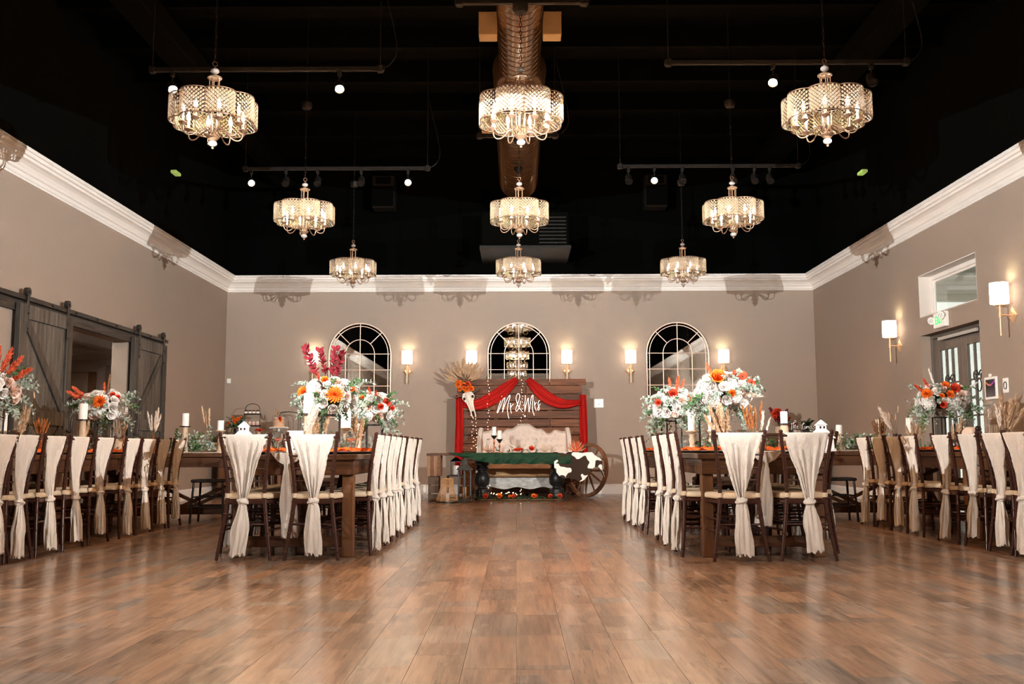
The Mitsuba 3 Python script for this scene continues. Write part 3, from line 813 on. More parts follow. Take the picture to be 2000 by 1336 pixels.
for x, y, lit, lab in ((-3.50, 12.85, 1, 'lit spotlight at the left end of the back left track'), (-3.04, 12.85, 0, 'unlit black spotlight second on the back left track'), (-2.62, 12.85, 0, 'unlit black spotlight third on the back left track'), (-2.04, 12.85, 0, 'unlit black spotlight fourth on the back left track'), (-1.42, 12.85, 1, 'lit spotlight at the right end of the back left track'),
                       (1.50, 12.8, 0, 'unlit black spotlight at the left end of the back right track'), (1.84, 12.8, 1, 'lit spotlight second on the back right track'), (2.21, 12.8, 0, 'unlit black spotlight third on the back right track'), (2.88, 12.8, 0, 'unlit black spotlight fourth on the back right track'), (3.16, 12.8, 0, 'unlit black spotlight fifth on the back right track'), (3.36, 12.8, 0, 'unlit black spotlight last on the back right track'),
                       (-3.36, 9.40, 1, 'lit spotlight beside the front left chandelier'), (-1.72, 9.40, 1, 'lit spotlight right of the front left chandelier'), (2.50, 9.28, 1, 'lit spotlight left of the front right chandelier'), (3.45, 9.28, 0, 'unlit spotlight right of the front right chandelier')):
    spotlight(None, x, y, lit, lab)

# spiral duct along the middle
t = thing('spiral_duct', 'round spiral metal duct running along the ceiling over the centre chandeliers', 'duct')
DZ = 5.55
def duct(y0, y1, r):
    m = MB(); a = np.arange(33) * 2 * PI / 32
    n = int((y1 - y0) / .14)
    prof = []
    for k in range(n):
        y = y0 + (y1 - y0) * k / n; d = (y1 - y0) / n
        prof += [(r, y), (r, y + d * .86), (r + .007, y + d * .90), (r + .007, y + d * .96)]
    m.lathe(prof, 32, (.06, 0, DZ), np.array([[1, 0, 0], [0, 0, 1], [0, -1, 0.0]]), True)
    return m
part(t, 'section', duct(1.0, 11.9, .25).ply(DUCT, 30)); part(t, 'section', duct(12.0, 17.2, .33).ply(DUCT, 30))
m = MB(); m.lathe([(.25, 11.86), (.26, 11.9), (.335, 12.0), (.34, 12.06)], 32, (.06, 0, DZ), np.array([[1, 0, 0], [0, 0, 1], [0, -1, 0.0]]), False); part(t, 'reducer', m.ply(DUCT, True))
for y, r in ((10.45, .25), (13.75, .33)):
    for s in (-1, 1):
        m = MB(); m.span((.06 + s * (r + .10) - .10, y - .10, DZ - .26), (.06 + s * (r + .10) + .10, y + .10, DZ + .0), .006); part(t, 'side_register', m.ply(GALV), 'square brass-lit register box')
# loudspeakers, air unit and exit lights in the dark
for x, lab in ((-2.44, 'left'), (2.61, 'right')):
    t = thing('loudspeaker', f'black loudspeaker high on the dark back wall, {lab} one', 'loudspeaker', 'loudspeakers on the dark wall')
    m = MB(); m.span((x - .21, 17.95, 5.27), (x + .21, 18.3, 5.88), .02); part(t, 'cabinet', m.ply(BLACK2))
    m = MB(); m.span((x - .19, 17.93, 5.29), (x + .19, 17.95, 5.67), .008); part(t, 'grille', m.ply(BLACK))
    m = MB(); m.span((x - .14, 17.925, 5.71), (x + .14, 17.95, 5.84), .01); part(t, 'horn', m.ply(BLACK))
    m = MB(); m.box((x, 18.42, 5.55), (.08, .28, .08), .01); part(t, 'bracket', m.ply(BLACK2))
t = thing('air_handler', 'black air handling unit on the dark back wall below the duct', 'air unit')
m = MB(); m.span((-.60, 17.2, 4.35), (.95, 18.55, 5.0), .02); part(t, 'case', m.ply(BLACK))
m = MB()
for k in range(8):
    m.span((.42, 17.18, 4.42 + k * .065), (.90, 17.21, 4.45 + k * .065), .004)
part(t, 'grille', m.ply(BLACK2))
m = MB(); m.loft([[(-.62, 17.0, 4.30), (.97, 17.0, 4.30), (.97, 18.5, 4.30), (-.62, 18.5, 4.30)], [(-.62, 17.0, 4.35), (.97, 17.0, 4.35), (.97, 18.5, 4.35), (-.62, 18.5, 4.35)]]); part(t, 'drip_tray', m.ply(BLACK2))
GREEN = plain('indicator_green', (0.2, 0.5, 0.1), 0.4)
for x, y, z, lab in ((-5.38, 15.35, 5.19, 'left'), (5.55, 15.5, 5.2, 'right')):
    m = MB(); m.box((x, y, z), (.10, .22, .05), .01); k = single('indicator_light', lamp(m.ply(GREEN), (0.25, 0.30, 0.08), .02), f'small greenish light high on the dark {lab} wall', 'indicator light')

# the photographer's flash heads on stands, beside the camera and outside its view
for k, (p, d) in enumerate(zip(FLASH, FLASH_AIM)):
    t = thing('flash_stand', f'black photographic flash on a light stand, {("left", "right")[k]} one', 'flash stand')
    p = np.array(p); az = math.degrees(math.atan2(d[1], d[0])) - 90
    R = rotz(math.radians(az))
    m = MB(); e = math.tan(math.radians(11.5))
    prof = [(-.16, .10), (.12, .12 * e), (.42, .42 * e), (.42, .42 * e + .012), (.12, .12 * e + .012), (-.16, .112)]
    m.loft([np.array([(x, y, z) for y, z in prof]) @ R.T + p for x in (-.34, .34)]); part(t, 'top_flap', m.ply(BLACK))
    m = MB(); m.box(p + R @ np.array([0, -.16, -.02]), (.10, .20, .14), .02, R); part(t, 'head', m.ply(BLACK2))
    m = MB(); m.tube([p + R @ np.array([0, -.16, -.09]), (*(p + R @ np.array([0, -.16, 0]))[:2], .5)], .014, 8); part(t, 'pole', m.ply(BLACK2))
    c = (p + R @ np.array([0, -.16, 0]))
    for j in range(3):
        a = 2 * PI * j / 3; m = MB(); m.tube([(c[0], c[1], .75), (c[0] + .45 * math.cos(a), c[1] + .45 * math.sin(a), .01)], .011, 8); part(t, 'leg', m.ply(BLACK2))
# ================================================================ chairs
def post_path(s):
    z = np.array([0, .12, .28, .42, .48, .60, .74, .86, .93])
    x = np.array([.200, .182, .158, .142, .138, .144, .160, .178, .186])
    y = np.array([-.035, -.022, -.008, 0, 0, -.008, -.028, -.050, -.064])
    return curve(np.stack([s * x, y, z], 1), 3)
NODES = (.06, .20, .34, .55, .66, .77, .88)
def post_mesh(s):
    p = post_path(s)
    r = np.interp(p[:, 2], [0, .3, .6, .93], [.0125, .0165, .0155, .0135])
    m = MB(); m.tube(p, r, 8)
    for z in NODES:
        c = np.array([np.interp(z, p[:, 2], p[:, k]) for k in range(3)])
        rr = np.interp(z, p[:, 2], r)
        m.lathe([(rr, -.007), (rr + .0035, -.002), (rr + .0035, .002), (rr, .007)], 8, c, None, False)
    e = p[-1]; m.ball(e + np.array([0, 0, .004]), (.016, .016, .012), 8)
    return m
def post_x(z): p = post_path(1); return float(np.interp(z, p[:, 2], p[:, 0])), float(np.interp(z, p[:, 2], p[:, 1]))

def make_frame(P):
    for s in (-1, 1):
        P.add('back_post', post_mesh(s).ply(CHAIR, True))
    for s in (-1, 1):
        m = MB(); p = curve([(s * .205, .385, 0), (s * .198, .375, .2), (s * .190, .365, .44)], 4)
        m.tube(p, np.linspace(.0125, .0165, len(p)), 8)
        for z in (.07, .21, .34):
            m.lathe([(.0155, -.007), (.0185, -.002), (.0185, .002), (.0155, .007)], 8, (s * np.interp(z, p[:, 2], np.abs(p[:, 0])), np.interp(z, p[:, 2], p[:, 1]), z), None, False)
        P.add('front_leg', m.ply(CHAIR, True))
    m = MB()
    for a, b in (((-.142, 0), (.142, 0)), ((-.142, 0), (-.192, .37)), ((.142, 0), (.192, .37)), ((-.192, .37), (.192, .37))):
        p, q = np.array([*a, .425]), np.array([*b, .425]); d = q - p
        m.box((p + q) / 2, (.026, .036, np.linalg.norm(d) + .02), .006, align(d) @ rotz(PI / 2 if abs(d[0]) > .2 else 0))
    m.span((-.14, .0, .432), (.14, .36, .442)); P.add('seat_frame', m.ply(CHAIR))
    x, y = post_x(.905); m = MB(); m.tube([(-x, y, .905), (x, y, .905)], .0135, 8); P.add('top_rail', m.ply(CHAIR, True))
    for z in (.765, .67, .58):
        x, y = post_x(z); m = MB(); m.tube([(-x, y, z), (x, y, z)], .0075, 6); P.add('slat', m.ply(CHAIR, True))
    x, y = post_x(.262); m = MB(); m.tube([(-x, y, .262), (x, y, .262)], .009, 6); P.add('stretcher', m.ply(CHAIR, True))
    for s in (-1, 1):
        for z in (.30, .215):
            x, y = post_x(z); m = MB(); m.tube([(s * x, y, z), (s * .197, .375, z)], .0085, 6); P.add('stretcher', m.ply(CHAIR, True))
    m = MB(); m.tube([(-.197, .375, .24), (.197, .375, .24)], .009, 6); P.add('stretcher', m.ply(CHAIR, True))
    a = np.arange(32) * 2 * PI / 32
    rings = []
    for z, k in ((.443, .90), (.448, .985), (.462, 1.0), (.478, .985), (.488, .92), (.490, .70)):
        cx, cy = np.sign(np.cos(a)) * np.abs(np.cos(a)) ** .35, np.sign(np.sin(a)) * np.abs(np.sin(a)) ** .35
        yy = .19 + .205 * cy * k
        rings.append(np.stack([(.17 + .042 * (yy + .0) / .4) * cx * k, yy, np.full(32, z)], 1))
    m = MB(); m.loft(rings); P.add('cushion', m.ply(CUSHION, True), 'tan seat cushion')
    for s in (-1, 1):
        m = MB(); m.lathe([(.0175, .455), (.0205, .458), (.0205, .486), (.0175, .489)], 10, (s * .139, 0, 0), None, False); P.add('tie', m.ply(CUSHION, True))

def make_sash(P, seed, sway, length=.04, kz=.435, short=False):
    rng = np.random.default_rng(seed)
    n = 52; a = np.arange(n) * 2 * PI / n
    ph = rng.uniform(0, 6.3, 5)
    rings = []
    K = rng.uniform(15, 19)
    zs = np.concatenate([[.925, .923, .915], np.linspace(.895, kz + .012, 22)])
    for i, z in enumerate(zs):
        t = np.clip((.915 - z) / (.915 - kz), 0, 1)
        w = .027 + .143 * (1 - t) ** 1.12 + .004 * math.sin(9 * t + ph[0])
        x0, y0 = post_x(min(z, .905))
        d = (.010 if i == 0 else .020 if i < 6 else .016 + .006 * t) 
        yc = y0 * (1 - t ** 3) - .004 - .022 * t ** 1.5
        cx = np.sign(np.cos(a)) * np.abs(np.cos(a)) ** .8
        u = cx + .10 * np.sin(3.1 * cx + ph[1] + 2 * t)
        amp = (.001 if i < 3 else .0075 * min(1, .35 + (i - 3) * .12))
        pl = amp * (np.sin(K * u + ph[2] + .8 * math.sin(5 * t)) + .6 * np.sin(1.9 * K * u + ph[3] - 3 * t))
        fr = 1 + (.022 * rng.standard_normal() if i > 2 else 0) * (np.abs(cx) > .93)
        rings.append(np.stack([w * cx * fr + sway * .03 * t, yc + d * np.sin(a) + pl, np.full(n, z) + .004 * np.sin(7 * cx + ph[4]) * (i > 2)], 1))
    m = MB(); m.loft(rings)
    s = P.add('sash', m.ply(SASH, True), 'cream cheesecloth sash tied in a knot')
    kc = np.array([sway * .03, -.030, kz - .006])
    m = MB(); m.ball((0, 0, 0), (.040, .034, .033), 16)
    v, f = m.get()
    az = np.arctan2(v[:, 1], v[:, 0])
    v = v * (1 + .10 * np.sin(3 * az + 95 * v[:, 2] + ph[0]) + .05 * np.sin(7 * az - 140 * v[:, 2]))[:, None]
    m = MB().add(v + kc, f)
    b = np.linspace(0, 2 * PI, 21)
    m.tube(np.stack([kc[0] + .036 * np.cos(b), kc[1] + .032 * np.sin(b), kc[2] + .010 * np.cos(b + ph[1])], 1), .011, 7, False)
    P.add(s + '__knot', m.ply(SASH, True))
    n = 36; a = np.arange(n) * 2 * PI / n
    rings = []
    nz = 20
    for i in range(nz):
        t = i / (nz - 1)
        z = kz - .02 + (length - kz + .02) * t
        rx = .024 + .036 * min(1, t * 1.8) ** .7 - .006 * t + .004 * math.sin(8 * t + ph[2])
        ry = .020 + .016 * min(1, t * 2)
        g = 1 + .20 * np.sin(7 * a + ph[3] + 2.5 * t) + .11 * np.sin(13 * a + ph[4] - 4 * t + rng.uniform(-.3, .3))
        jag = rng.uniform(-.022, .012, n) if i == nz - 1 else .0
        rings.append(np.stack([kc[0] + rx * g * np.cos(a) + sway * .055 * t ** 1.3, -.034 - .012 * t + ry * g * np.sin(a), np.full(n, z) + jag], 1))
    m = MB(); m.loft(rings)
    P.add(s + '__tail', m.ply(SASH, True))

frame = Proto(); make_frame(frame)
CH = []
for k, (sway, ln, kz) in enumerate(((-.5, .045, .435), (.25, .05, .437), (.55, .075, .43), (-.1, .10, .445))):
    P = Proto(); P.parts, P.c = list(frame.parts), dict(frame.c)
    make_sash(P, 11 + k, sway, ln, kz)
    CH.append(P)
GR = {'LC': 'left centre table', 'RC': 'right centre table', 'L': 'left wall-side table', 'R': 'right wall-side table'}
def nth(k): return ORD[k] if k < len(ORD) else f'{k + 1}th'
_v = [0]
crng = np.random.default_rng(3)
def chair(x, y, deg, label, group, variant=None):
    v = _v[0] % 4 if variant is None else variant
    _v[0] += 1
    key = thing('dining_chair', label, 'chair', group)
    CH[v].place(key, at(x, y, 0, deg + crng.uniform(-2.2, 2.2)))
# end chairs that face the camera with their backs
for (x, y, lab, v) in ((-2.012, 7.475, 'left chair of the pair at the near end of the left centre table', 0), (-1.510, 7.465, 'right chair of the pair at the near end of the left centre table', 1),
                       (1.622, 7.31, 'left chair of the pair at the near end of the right centre table', 1), (2.115, 7.335, 'right chair of the pair at the near end of the right centre table', 2)):
    chair(x, y, 0, lab, 'chairs at the near table ends', v)
SEATS = {
    ('LC', 'aisle side'): (-1.145, 90, [7.95, 8.36, 8.77, 9.18, 9.59, 10.18, 10.60, 11.20]),
    ('LC', 'wall-facing side'): (-2.30, -90, [8.15, 8.58, 9.02, 9.46, 10.3, 10.75, 11.2, 11.65]),
    ('RC', 'aisle side'): (1.29, -90, [7.80, 8.30, 8.81, 9.87, 10.39, 11.0, 11.5]),
    ('RC', 'wall-facing side'): (2.46, 90, [8.05, 8.5, 8.95, 9.4, 10.3, 10.75, 11.2, 11.65]),
    ('L', 'aisle side'): (-3.70, 90, [7.09, 7.42, 7.88, 8.33, 8.84, 9.48, 9.89, 10.32, 10.79]),
    ('L', 'wall side'): (-5.08, -90, [7.1, 7.55, 8.0, 8.45, 9.5, 9.95, 10.4, 10.85]),
    ('R', 'aisle side'): (3.77, -90, [7.0, 7.44, 7.78, 8.22, 8.73, 9.45, 9.84, 10.26, 10.71]),
    ('R', 'wall side'): (5.22, 90, [7.1, 7.55, 8.0, 8.45, 9.5, 9.95, 10.4, 10.85]),
}
for (tb, side), (x, deg, ys) in SEATS.items():
    for k, y in enumerate(ys):
        chair(x, y, deg, f'dark chair with cream sash, {nth(k)} from the front, {side} of {GR[tb]}', f'chairs on the {side} of the {GR[tb]}')

# backless dark stools under the far cross tables
st = Proto()
m = MB(); m.box((0, 0, .47), (.38, .34, .035), .012); st.add('seat', m.ply(STOOLB))
for sx in (-1, 1):
    for sy in (-1, 1):
        m = MB(); m.tube([(sx * .185, sy * .17, 0), (sx * .16, sy * .14, .455)], .013, 8); st.add('leg', m.ply(STOOLB, True))
for z in (.18, .29):
    for sx in (-1, 1):
        m = MB(); k = 1 - z / .455; m.tube([(sx * (.16 + .025 * k), -.14 - .03 * k, z), (sx * (.16 + .025 * k), .14 + .03 * k, z)], .008, 6); st.add('stretcher', m.ply(STOOLB, True))
        m = MB(); m.tube([(-.16 - .025 * k, sx * (.14 + .03 * k), z), (.16 + .025 * k, sx * (.14 + .03 * k), z)], .008, 6); st.add('stretcher', m.ply(STOOLB, True))
st.place(thing('stool', 'dark backless stool under the left cross table', 'stool'), at(-3.46, 11.38, 0, 2))
st.place(thing('stool', 'dark backless stool under the right cross table', 'stool'), at(3.62, 11.36, 0, -3))

# ================================================================ farm tables
TOPZ = .775
def table(x0, x1, y0, y1, label, axis='y', group='long wooden farm tables'):
    t = thing('farm_table', label, 'table', group)
    W = TABLE_WOOD if axis == 'y' else TABLE_WOOD_X
    n = 4
    for k in range(n):
        m = MB()
        if axis == 'y':
            e = np.linspace(x0, x1, n + 1); m.span((e[k] + .001, y0, TOPZ - .042), (e[k + 1] - .001, y1, TOPZ), .005)
        else:
            e = np.linspace(y0, y1, n + 1); m.span((x0, e[k] + .001, TOPZ - .042), (x1, e[k + 1] - .001, TOPZ), .005)
        part(t, 'top_plank', m.ply(W))
    i, h = .035, .115
    za, zb = TOPZ - .042 - h, TOPZ - .042
    for lo, hi, ww in (((x0 + i, y0 + i), (x1 - i, y0 + i + .035), TABLE_WOOD_X), ((x0 + i, y1 - i - .035), (x1 - i, y1 - i), TABLE_WOOD_X), ((x0 + i, y0 + i + .035), (x0 + i + .035, y1 - i - .035), TABLE_WOOD), ((x1 - i - .035, y0 + i + .035), (x1 - i, y1 - i - .035), TABLE_WOOD)):
        m = MB(); m.span((*lo, za), (*hi, zb), .004); part(t, 'apron', m.ply(ww))
    L = .09; j = .04
    for xa in (x0 + j, x1 - j - L):
        for ya in (y0 + j + .03, y1 - j - .03 - L):
            m = MB(); m.span((xa, ya, 0), (xa + L, ya + L, za), .006); part(t, 'leg', m.ply(LEG_WOOD))
    for ya in (y0 + j + .05, y1 - j - .10):
        m = MB(); m.span((x0 + j + L, ya, .075), (x1 - j - L, ya + .05, .155), .005); part(t, 'stretcher', m.ply(TABLE_WOOD_X))
        for s in (-1, 1):
            xc = (x0 + x1) / 2
            p, q = np.array([xc - s * .02, ya + .025, .15]), np.array([xc + s * ((x1 - x0) / 2 - j - L - .02), ya + .025, za]); d = q - p
            if axis == 'x' :
                m = MB(); m.box((p + q) / 2, (.04, .05, np.linalg.norm(d)), .004, align(d)); part(t, 'brace', m.ply(LEG_WOOD))
    xc, yc = (x0 + x1) / 2, (y0 + y1) / 2
    m = MB()
    if y1 - y0 > x1 - x0:
        m.span((xc - .045, y0 + j + .10, .085), (xc + .045, y1 - j - .10, .145), .005)
        part(t, 'stretcher', m.ply(TABLE_WOOD))
        for s in (-1, 1):
            p, q = np.array([xc, y0 + .75 if s < 0 else y1 - .75, .145]), np.array([xc, yc + s * (y1 - y0) * .44, za]); d = q - p
            m = MB(); m.box((p + q) / 2, (.05, .05, np.linalg.norm(d)), .004, align(d)); part(t, 'brace', m.ply(LEG_WOOD))
    return t
table(-2.20, -1.20, 7.58, 10.02, 'long brown farm table left of the aisle, nearest the camera')
table(-2.20, -1.20, 10.04, 12.48, 'long brown farm table left of the aisle, second from the camera')
table(1.36, 2.36, 7.50, 9.94, 'long brown farm table right of the aisle, nearest the camera')
table(1.36, 2.36, 9.96, 12.40, 'long brown farm table right of the aisle, second from the camera')
table(-4.90, -3.98, 6.62, 9.04, 'long brown farm table along the left wall, nearest the camera')
table(-4.90, -3.98, 9.06, 11.48, 'long brown farm table along the left wall, second from the camera')
table(4.06, 4.98, 6.62, 9.04, 'long brown farm table along the right wall, nearest the camera')
table(4.06, 4.98, 9.06, 11.48, 'long brown farm table along the right wall, second from the camera')
table(-5.05, -2.75, 11.55, 12.45, 'brown farm table set crosswise beyond the left wall-side tables', 'x')
table(2.85, 5.15, 11.55, 12.45, 'brown farm table set crosswise beyond the right wall-side tables', 'x')

# cheesecloth runners whose ends hang off the near table ends
def runner(name, x, y0, y1, w, label, end=None, axis='y'):
    t = thing(name, label, 'table runner', 'cheesecloth table runners')
    rng = np.random.default_rng(int(abs(x) * 100))
    n = 26
    L = np.linspace(y0, y1, 60)
    g = np.linspace(-1, 1, n)
    P = np.stack([np.stack([x + w * g + .012 * math.sin(y * 5), np.full(n, y), TOPZ + .006 + .004 * (1 + np.sin(11 * g + 3 * y))], 1) for y in L])
    if axis == 'x':
        P = P[..., [1, 0, 2]]; 
    m = MB(); m.sheet(P, .003); part(t, 'cloth', m.ply(SASH, True))
    if end is not None:
        xe, zl = end
        a = np.arange(40) * 2 * PI / 40
        rings = []
        for i, z in enumerate(np.concatenate([[TOPZ + .012, TOPZ + .004, TOPZ - .01], np.linspace(TOPZ - .05, zl, 22)])):
            tt = (TOPZ - z) / (TOPZ - zl)
            k = .07 * (1 - min(1, tt * 5)) + .020 + .034 * min(1, max(0, (tt - .15) * 2.2))
            if abs(tt - .16) < .04: k = .019
            gg = 1 + .22 * np.sin(6 * a + 3 * tt) + .12 * np.sin(11 * a - 4 * tt)
            rings.append(np.stack([xe + k * gg * np.cos(a) - .035 * tt * np.sign(x), y0 - .03 + .026 * gg * np.sin(a) - .0 * tt, np.full(40, z) + (rng.uniform(-.02, .01, 40) if i == 24 else 0)], 1))
        m = MB(); m.loft(rings); part(t, 'hanging_end', m.ply(SASH, True))
runner('table_runner', -1.72, 7.58, 12.4, .19, 'cream cheesecloth runner hanging off the near end of the left centre table', (-1.735, .165))
runner('table_runner', 1.87, 7.50, 12.3, .19, 'cream cheesecloth runner hanging off the near end of the right centre table', (1.865, .25))
runner('table_runner', 12.0, -5.0, -2.8, .42, 'cream cloth runner on the left cross table', None, 'x')
runner('table_runner', 12.0, 2.9, 5.1, .42, 'cream cloth runner on the right cross table', None, 'x')
# ================================================================ flowers, leaves, grasses
def petal(L, W, cup=.3, curl=.15, nl=3):
    """A petal along +y from the origin, bending up (+z)."""
    P = []
    for i in range(nl + 1):
        s = i / nl
        w = W * math.sin(PI * min(1, .12 + .80 * s)) ** .7
        if i == nl: w = W * .30
        z = cup * L * s * s - curl * L * max(0, s - .6) ** 2
        P.append([(-w, L * s, z + w * .35), (0, L * s, z), (w, L * s, z + w * .35)])
    return np.array(P)
def petal_faces(nl=3):
    f = []
    for i in range(nl):
        for j in range(2):
            a = i * 3 + j; f.append([a, a + 1, a + 4, a + 3])
    return f
def add_petal(m, L, W, az, el, base, cup=.3, curl=.15):
    """az around z, el the tilt upward from flat."""
    v = petal(L, W, cup, curl).reshape(-1, 3)
    v = v @ (rotz(az) @ rotx(el)).T + np.asarray(base)
    m.add(v, petal_faces())
def dahlia():
    m = MB()
    for k in range(7):
        n = 15 - k; el = .12 + .19 * k
        for j in range(n):
            add_petal(m, .075 - .0065 * k, .0125, 2 * PI * j / n + .37 * k, el, (0, 0, .003 * k), .22)
    return m
def rose():
    m = MB()
    for k in range(5):
        n = (6, 6, 5, 4, 3)[k]; el = (.35, .7, 1.0, 1.25, 1.4)[k]
        for j in range(n):
            add_petal(m, .052 - .006 * k, .030 - .003 * k, 2 * PI * j / n + .6 * k, el, np.array([0, 0, .004 * k]), .45, .9)
    return m
def hydrangea(seed=0):
    rng = np.random.default_rng(seed); m = MB(); n = 64
    for k in range(n):
        z = 1 - 1.5 * (k + .5) / n; r = math.sqrt(max(0, 1 - z * z)); a = k * 2.39996
        d = np.array([r * math.cos(a), r * math.sin(a), z]); R = align(d) @ rotz(rng.uniform(0, 6))
        c = d * .062 * rng.uniform(.93, 1.07)
        for j in range(4):
            q = np.array([(0, 0, 0), (.011, .007, .004), (.020, 0, .001), (.011, -.007, .004)]) @ rotz(j * PI / 2).T
            m.add(q @ R.T + c, [[0, 1, 2, 3]])
    m.ball((0, 0, -.004), (.054, .054, .052), 10)
    return m
def daisy():
    m = MB()
    for k in range(2):
        for j in range(12):
            add_petal(m, .046 - .006 * k, .010, 2 * PI * j / 12 + .26 * k, .12 + .25 * k, (0, 0, .002 * k), .15)
    return m
def leaf(m, p, d, L, W, roll=0.0, droop=.25):
    R = align(d) @ rotz(roll)
    P = []
    for s, w in ((0, .1), (.3, .9), (.6, 1.0), (.85, .55), (1, .04)):
        z = L * s; y = -droop * L * s * s
        P += [(-W * w, y + .25 * W * w, z), (0, y, z), (W * w, y + .25 * W * w, z)]
    f = []
    for i in range(4):
        for j in range(2):
            a = i * 3 + j; f.append([a, a + 1, a + 4, a + 3])
    m.add(np.array(P) @ R.T + np.asarray(p), f)
def sprig(seed, n=14, L=.26, lw=.016, ll=.040, bend=.5):
    """A leafy sprig along +z, arching toward -y."""
    rng = np.random.default_rng(seed)
    t = np.linspace(0, 1, 8)
    p = np.stack([.02 * np.sin(3 * t + seed), -bend * L * .6 * t ** 2, L * t * (1 - .2 * t)], 1)
    m = MB(); m.tube(p, np.linspace(.003, .0012, 8), 4, False)
    for k in range(n):
        s = .12 + .88 * (k + .5) / n
        c = np.array([np.interp(s, t, p[:, j]) for j in range(3)])
        a = k * 2.4 + rng.uniform(-.4, .4)
        d = np.array([math.cos(a), math.sin(a), .55])
        leaf(m, c, d, ll * rng.uniform(.75, 1.15) * (1.1 - .4 * s), lw * rng.uniform(.8, 1.15) * (1.1 - .35 * s), rng.uniform(0, 6.3))
    return m
def feather(seed, L=.24, w=.035, n=90, wide=False, stem=.0):
    """A pampas or amaranth plume along +z."""
    rng = np.random.default_rng(seed); m = MB(); kindw = 'wide' if wide else 'fine'
    m.tube([(0, 0, -stem), (0, 0, L * .8)], .0022, 4, False)
    for k in range(n):
        s = rng.uniform(0, 1); a = rng.uniform(0, 2 * PI)
        r = w * math.sin(PI * min(1, .15 + .8 * s)) ** .8
        c = np.array([0, 0, L * s * .82])
        d = np.array([math.cos(a) * r, math.sin(a) * r, L * rng.uniform(.12, .24)])
        e = np.cross(d, rng.standard_normal(3)); e /= np.linalg.norm(e)
        hw = (.0055 if kindw == 'wide' else .0022)
        tip = c + d
        m.add([c - e * hw * .5, c + e * hw * .5, c + d * .6 + e * hw, tip, c + d * .6 - e * hw], [[0, 1, 2], [0, 2, 4], [2, 3, 4]])
    m.lathe([(.0, -.005), (w * .28, L * .12), (w * .38, L * .45), (w * .22, L * .75), (0, L * .9)], 7, (0, 0, 0), None, False)
    return m
def bunny(L=.12, r=.011):
    m = MB(); m.lathe([(.001, 0), (r * .8, L * .15), (r, L * .45), (r * .7, L * .8), (0, L)], 8, (0, 0, 0), None, False); return m
SH = {
    'dahlia': dahlia(), 'rose': rose(), 'hydrangea': hydrangea(), 'daisy': daisy(),
    'sprig': sprig(1), 'sprig2': sprig(2, 18, .30, .011, .052, .8), 'sprig3': sprig(3, 16, .22, .020, .036, .3),
    'feather': feather(1, .24, .027, 220), 'feather2': feather(2, .31, .034, 300), 'grass': feather(3, .20, .014, 90), 'coral': feather(4, .25, .034, 120, True), 'bunny': bunny(),
}
def redbranch():
    rng = np.random.default_rng(8); m = MB()
    t = np.linspace(0, 1, 8); p = np.stack([.015 * np.sin(4 * t), .01 * t, .34 * t], 1); m.tube(p, .003, 4, False)
    for k in range(26):
        s = .25 + .75 * k / 26; a = k * 2.4
        leaf(m, [np.interp(s, t, p[:, j]) for j in range(3)], (math.cos(a), math.sin(a), .9), .062 * rng.uniform(.7, 1.1), .019 * rng.uniform(.8, 1.2), rng.uniform(0, 6))
    return m
SH['redbranch'] = redbranch()
_ply = {}
def sh(kind, material):
    k = (kind, material)
    if k not in _ply:
        _ply[k] = SH[kind].ply(material, kind in ('bunny',))
    return _ply[k]

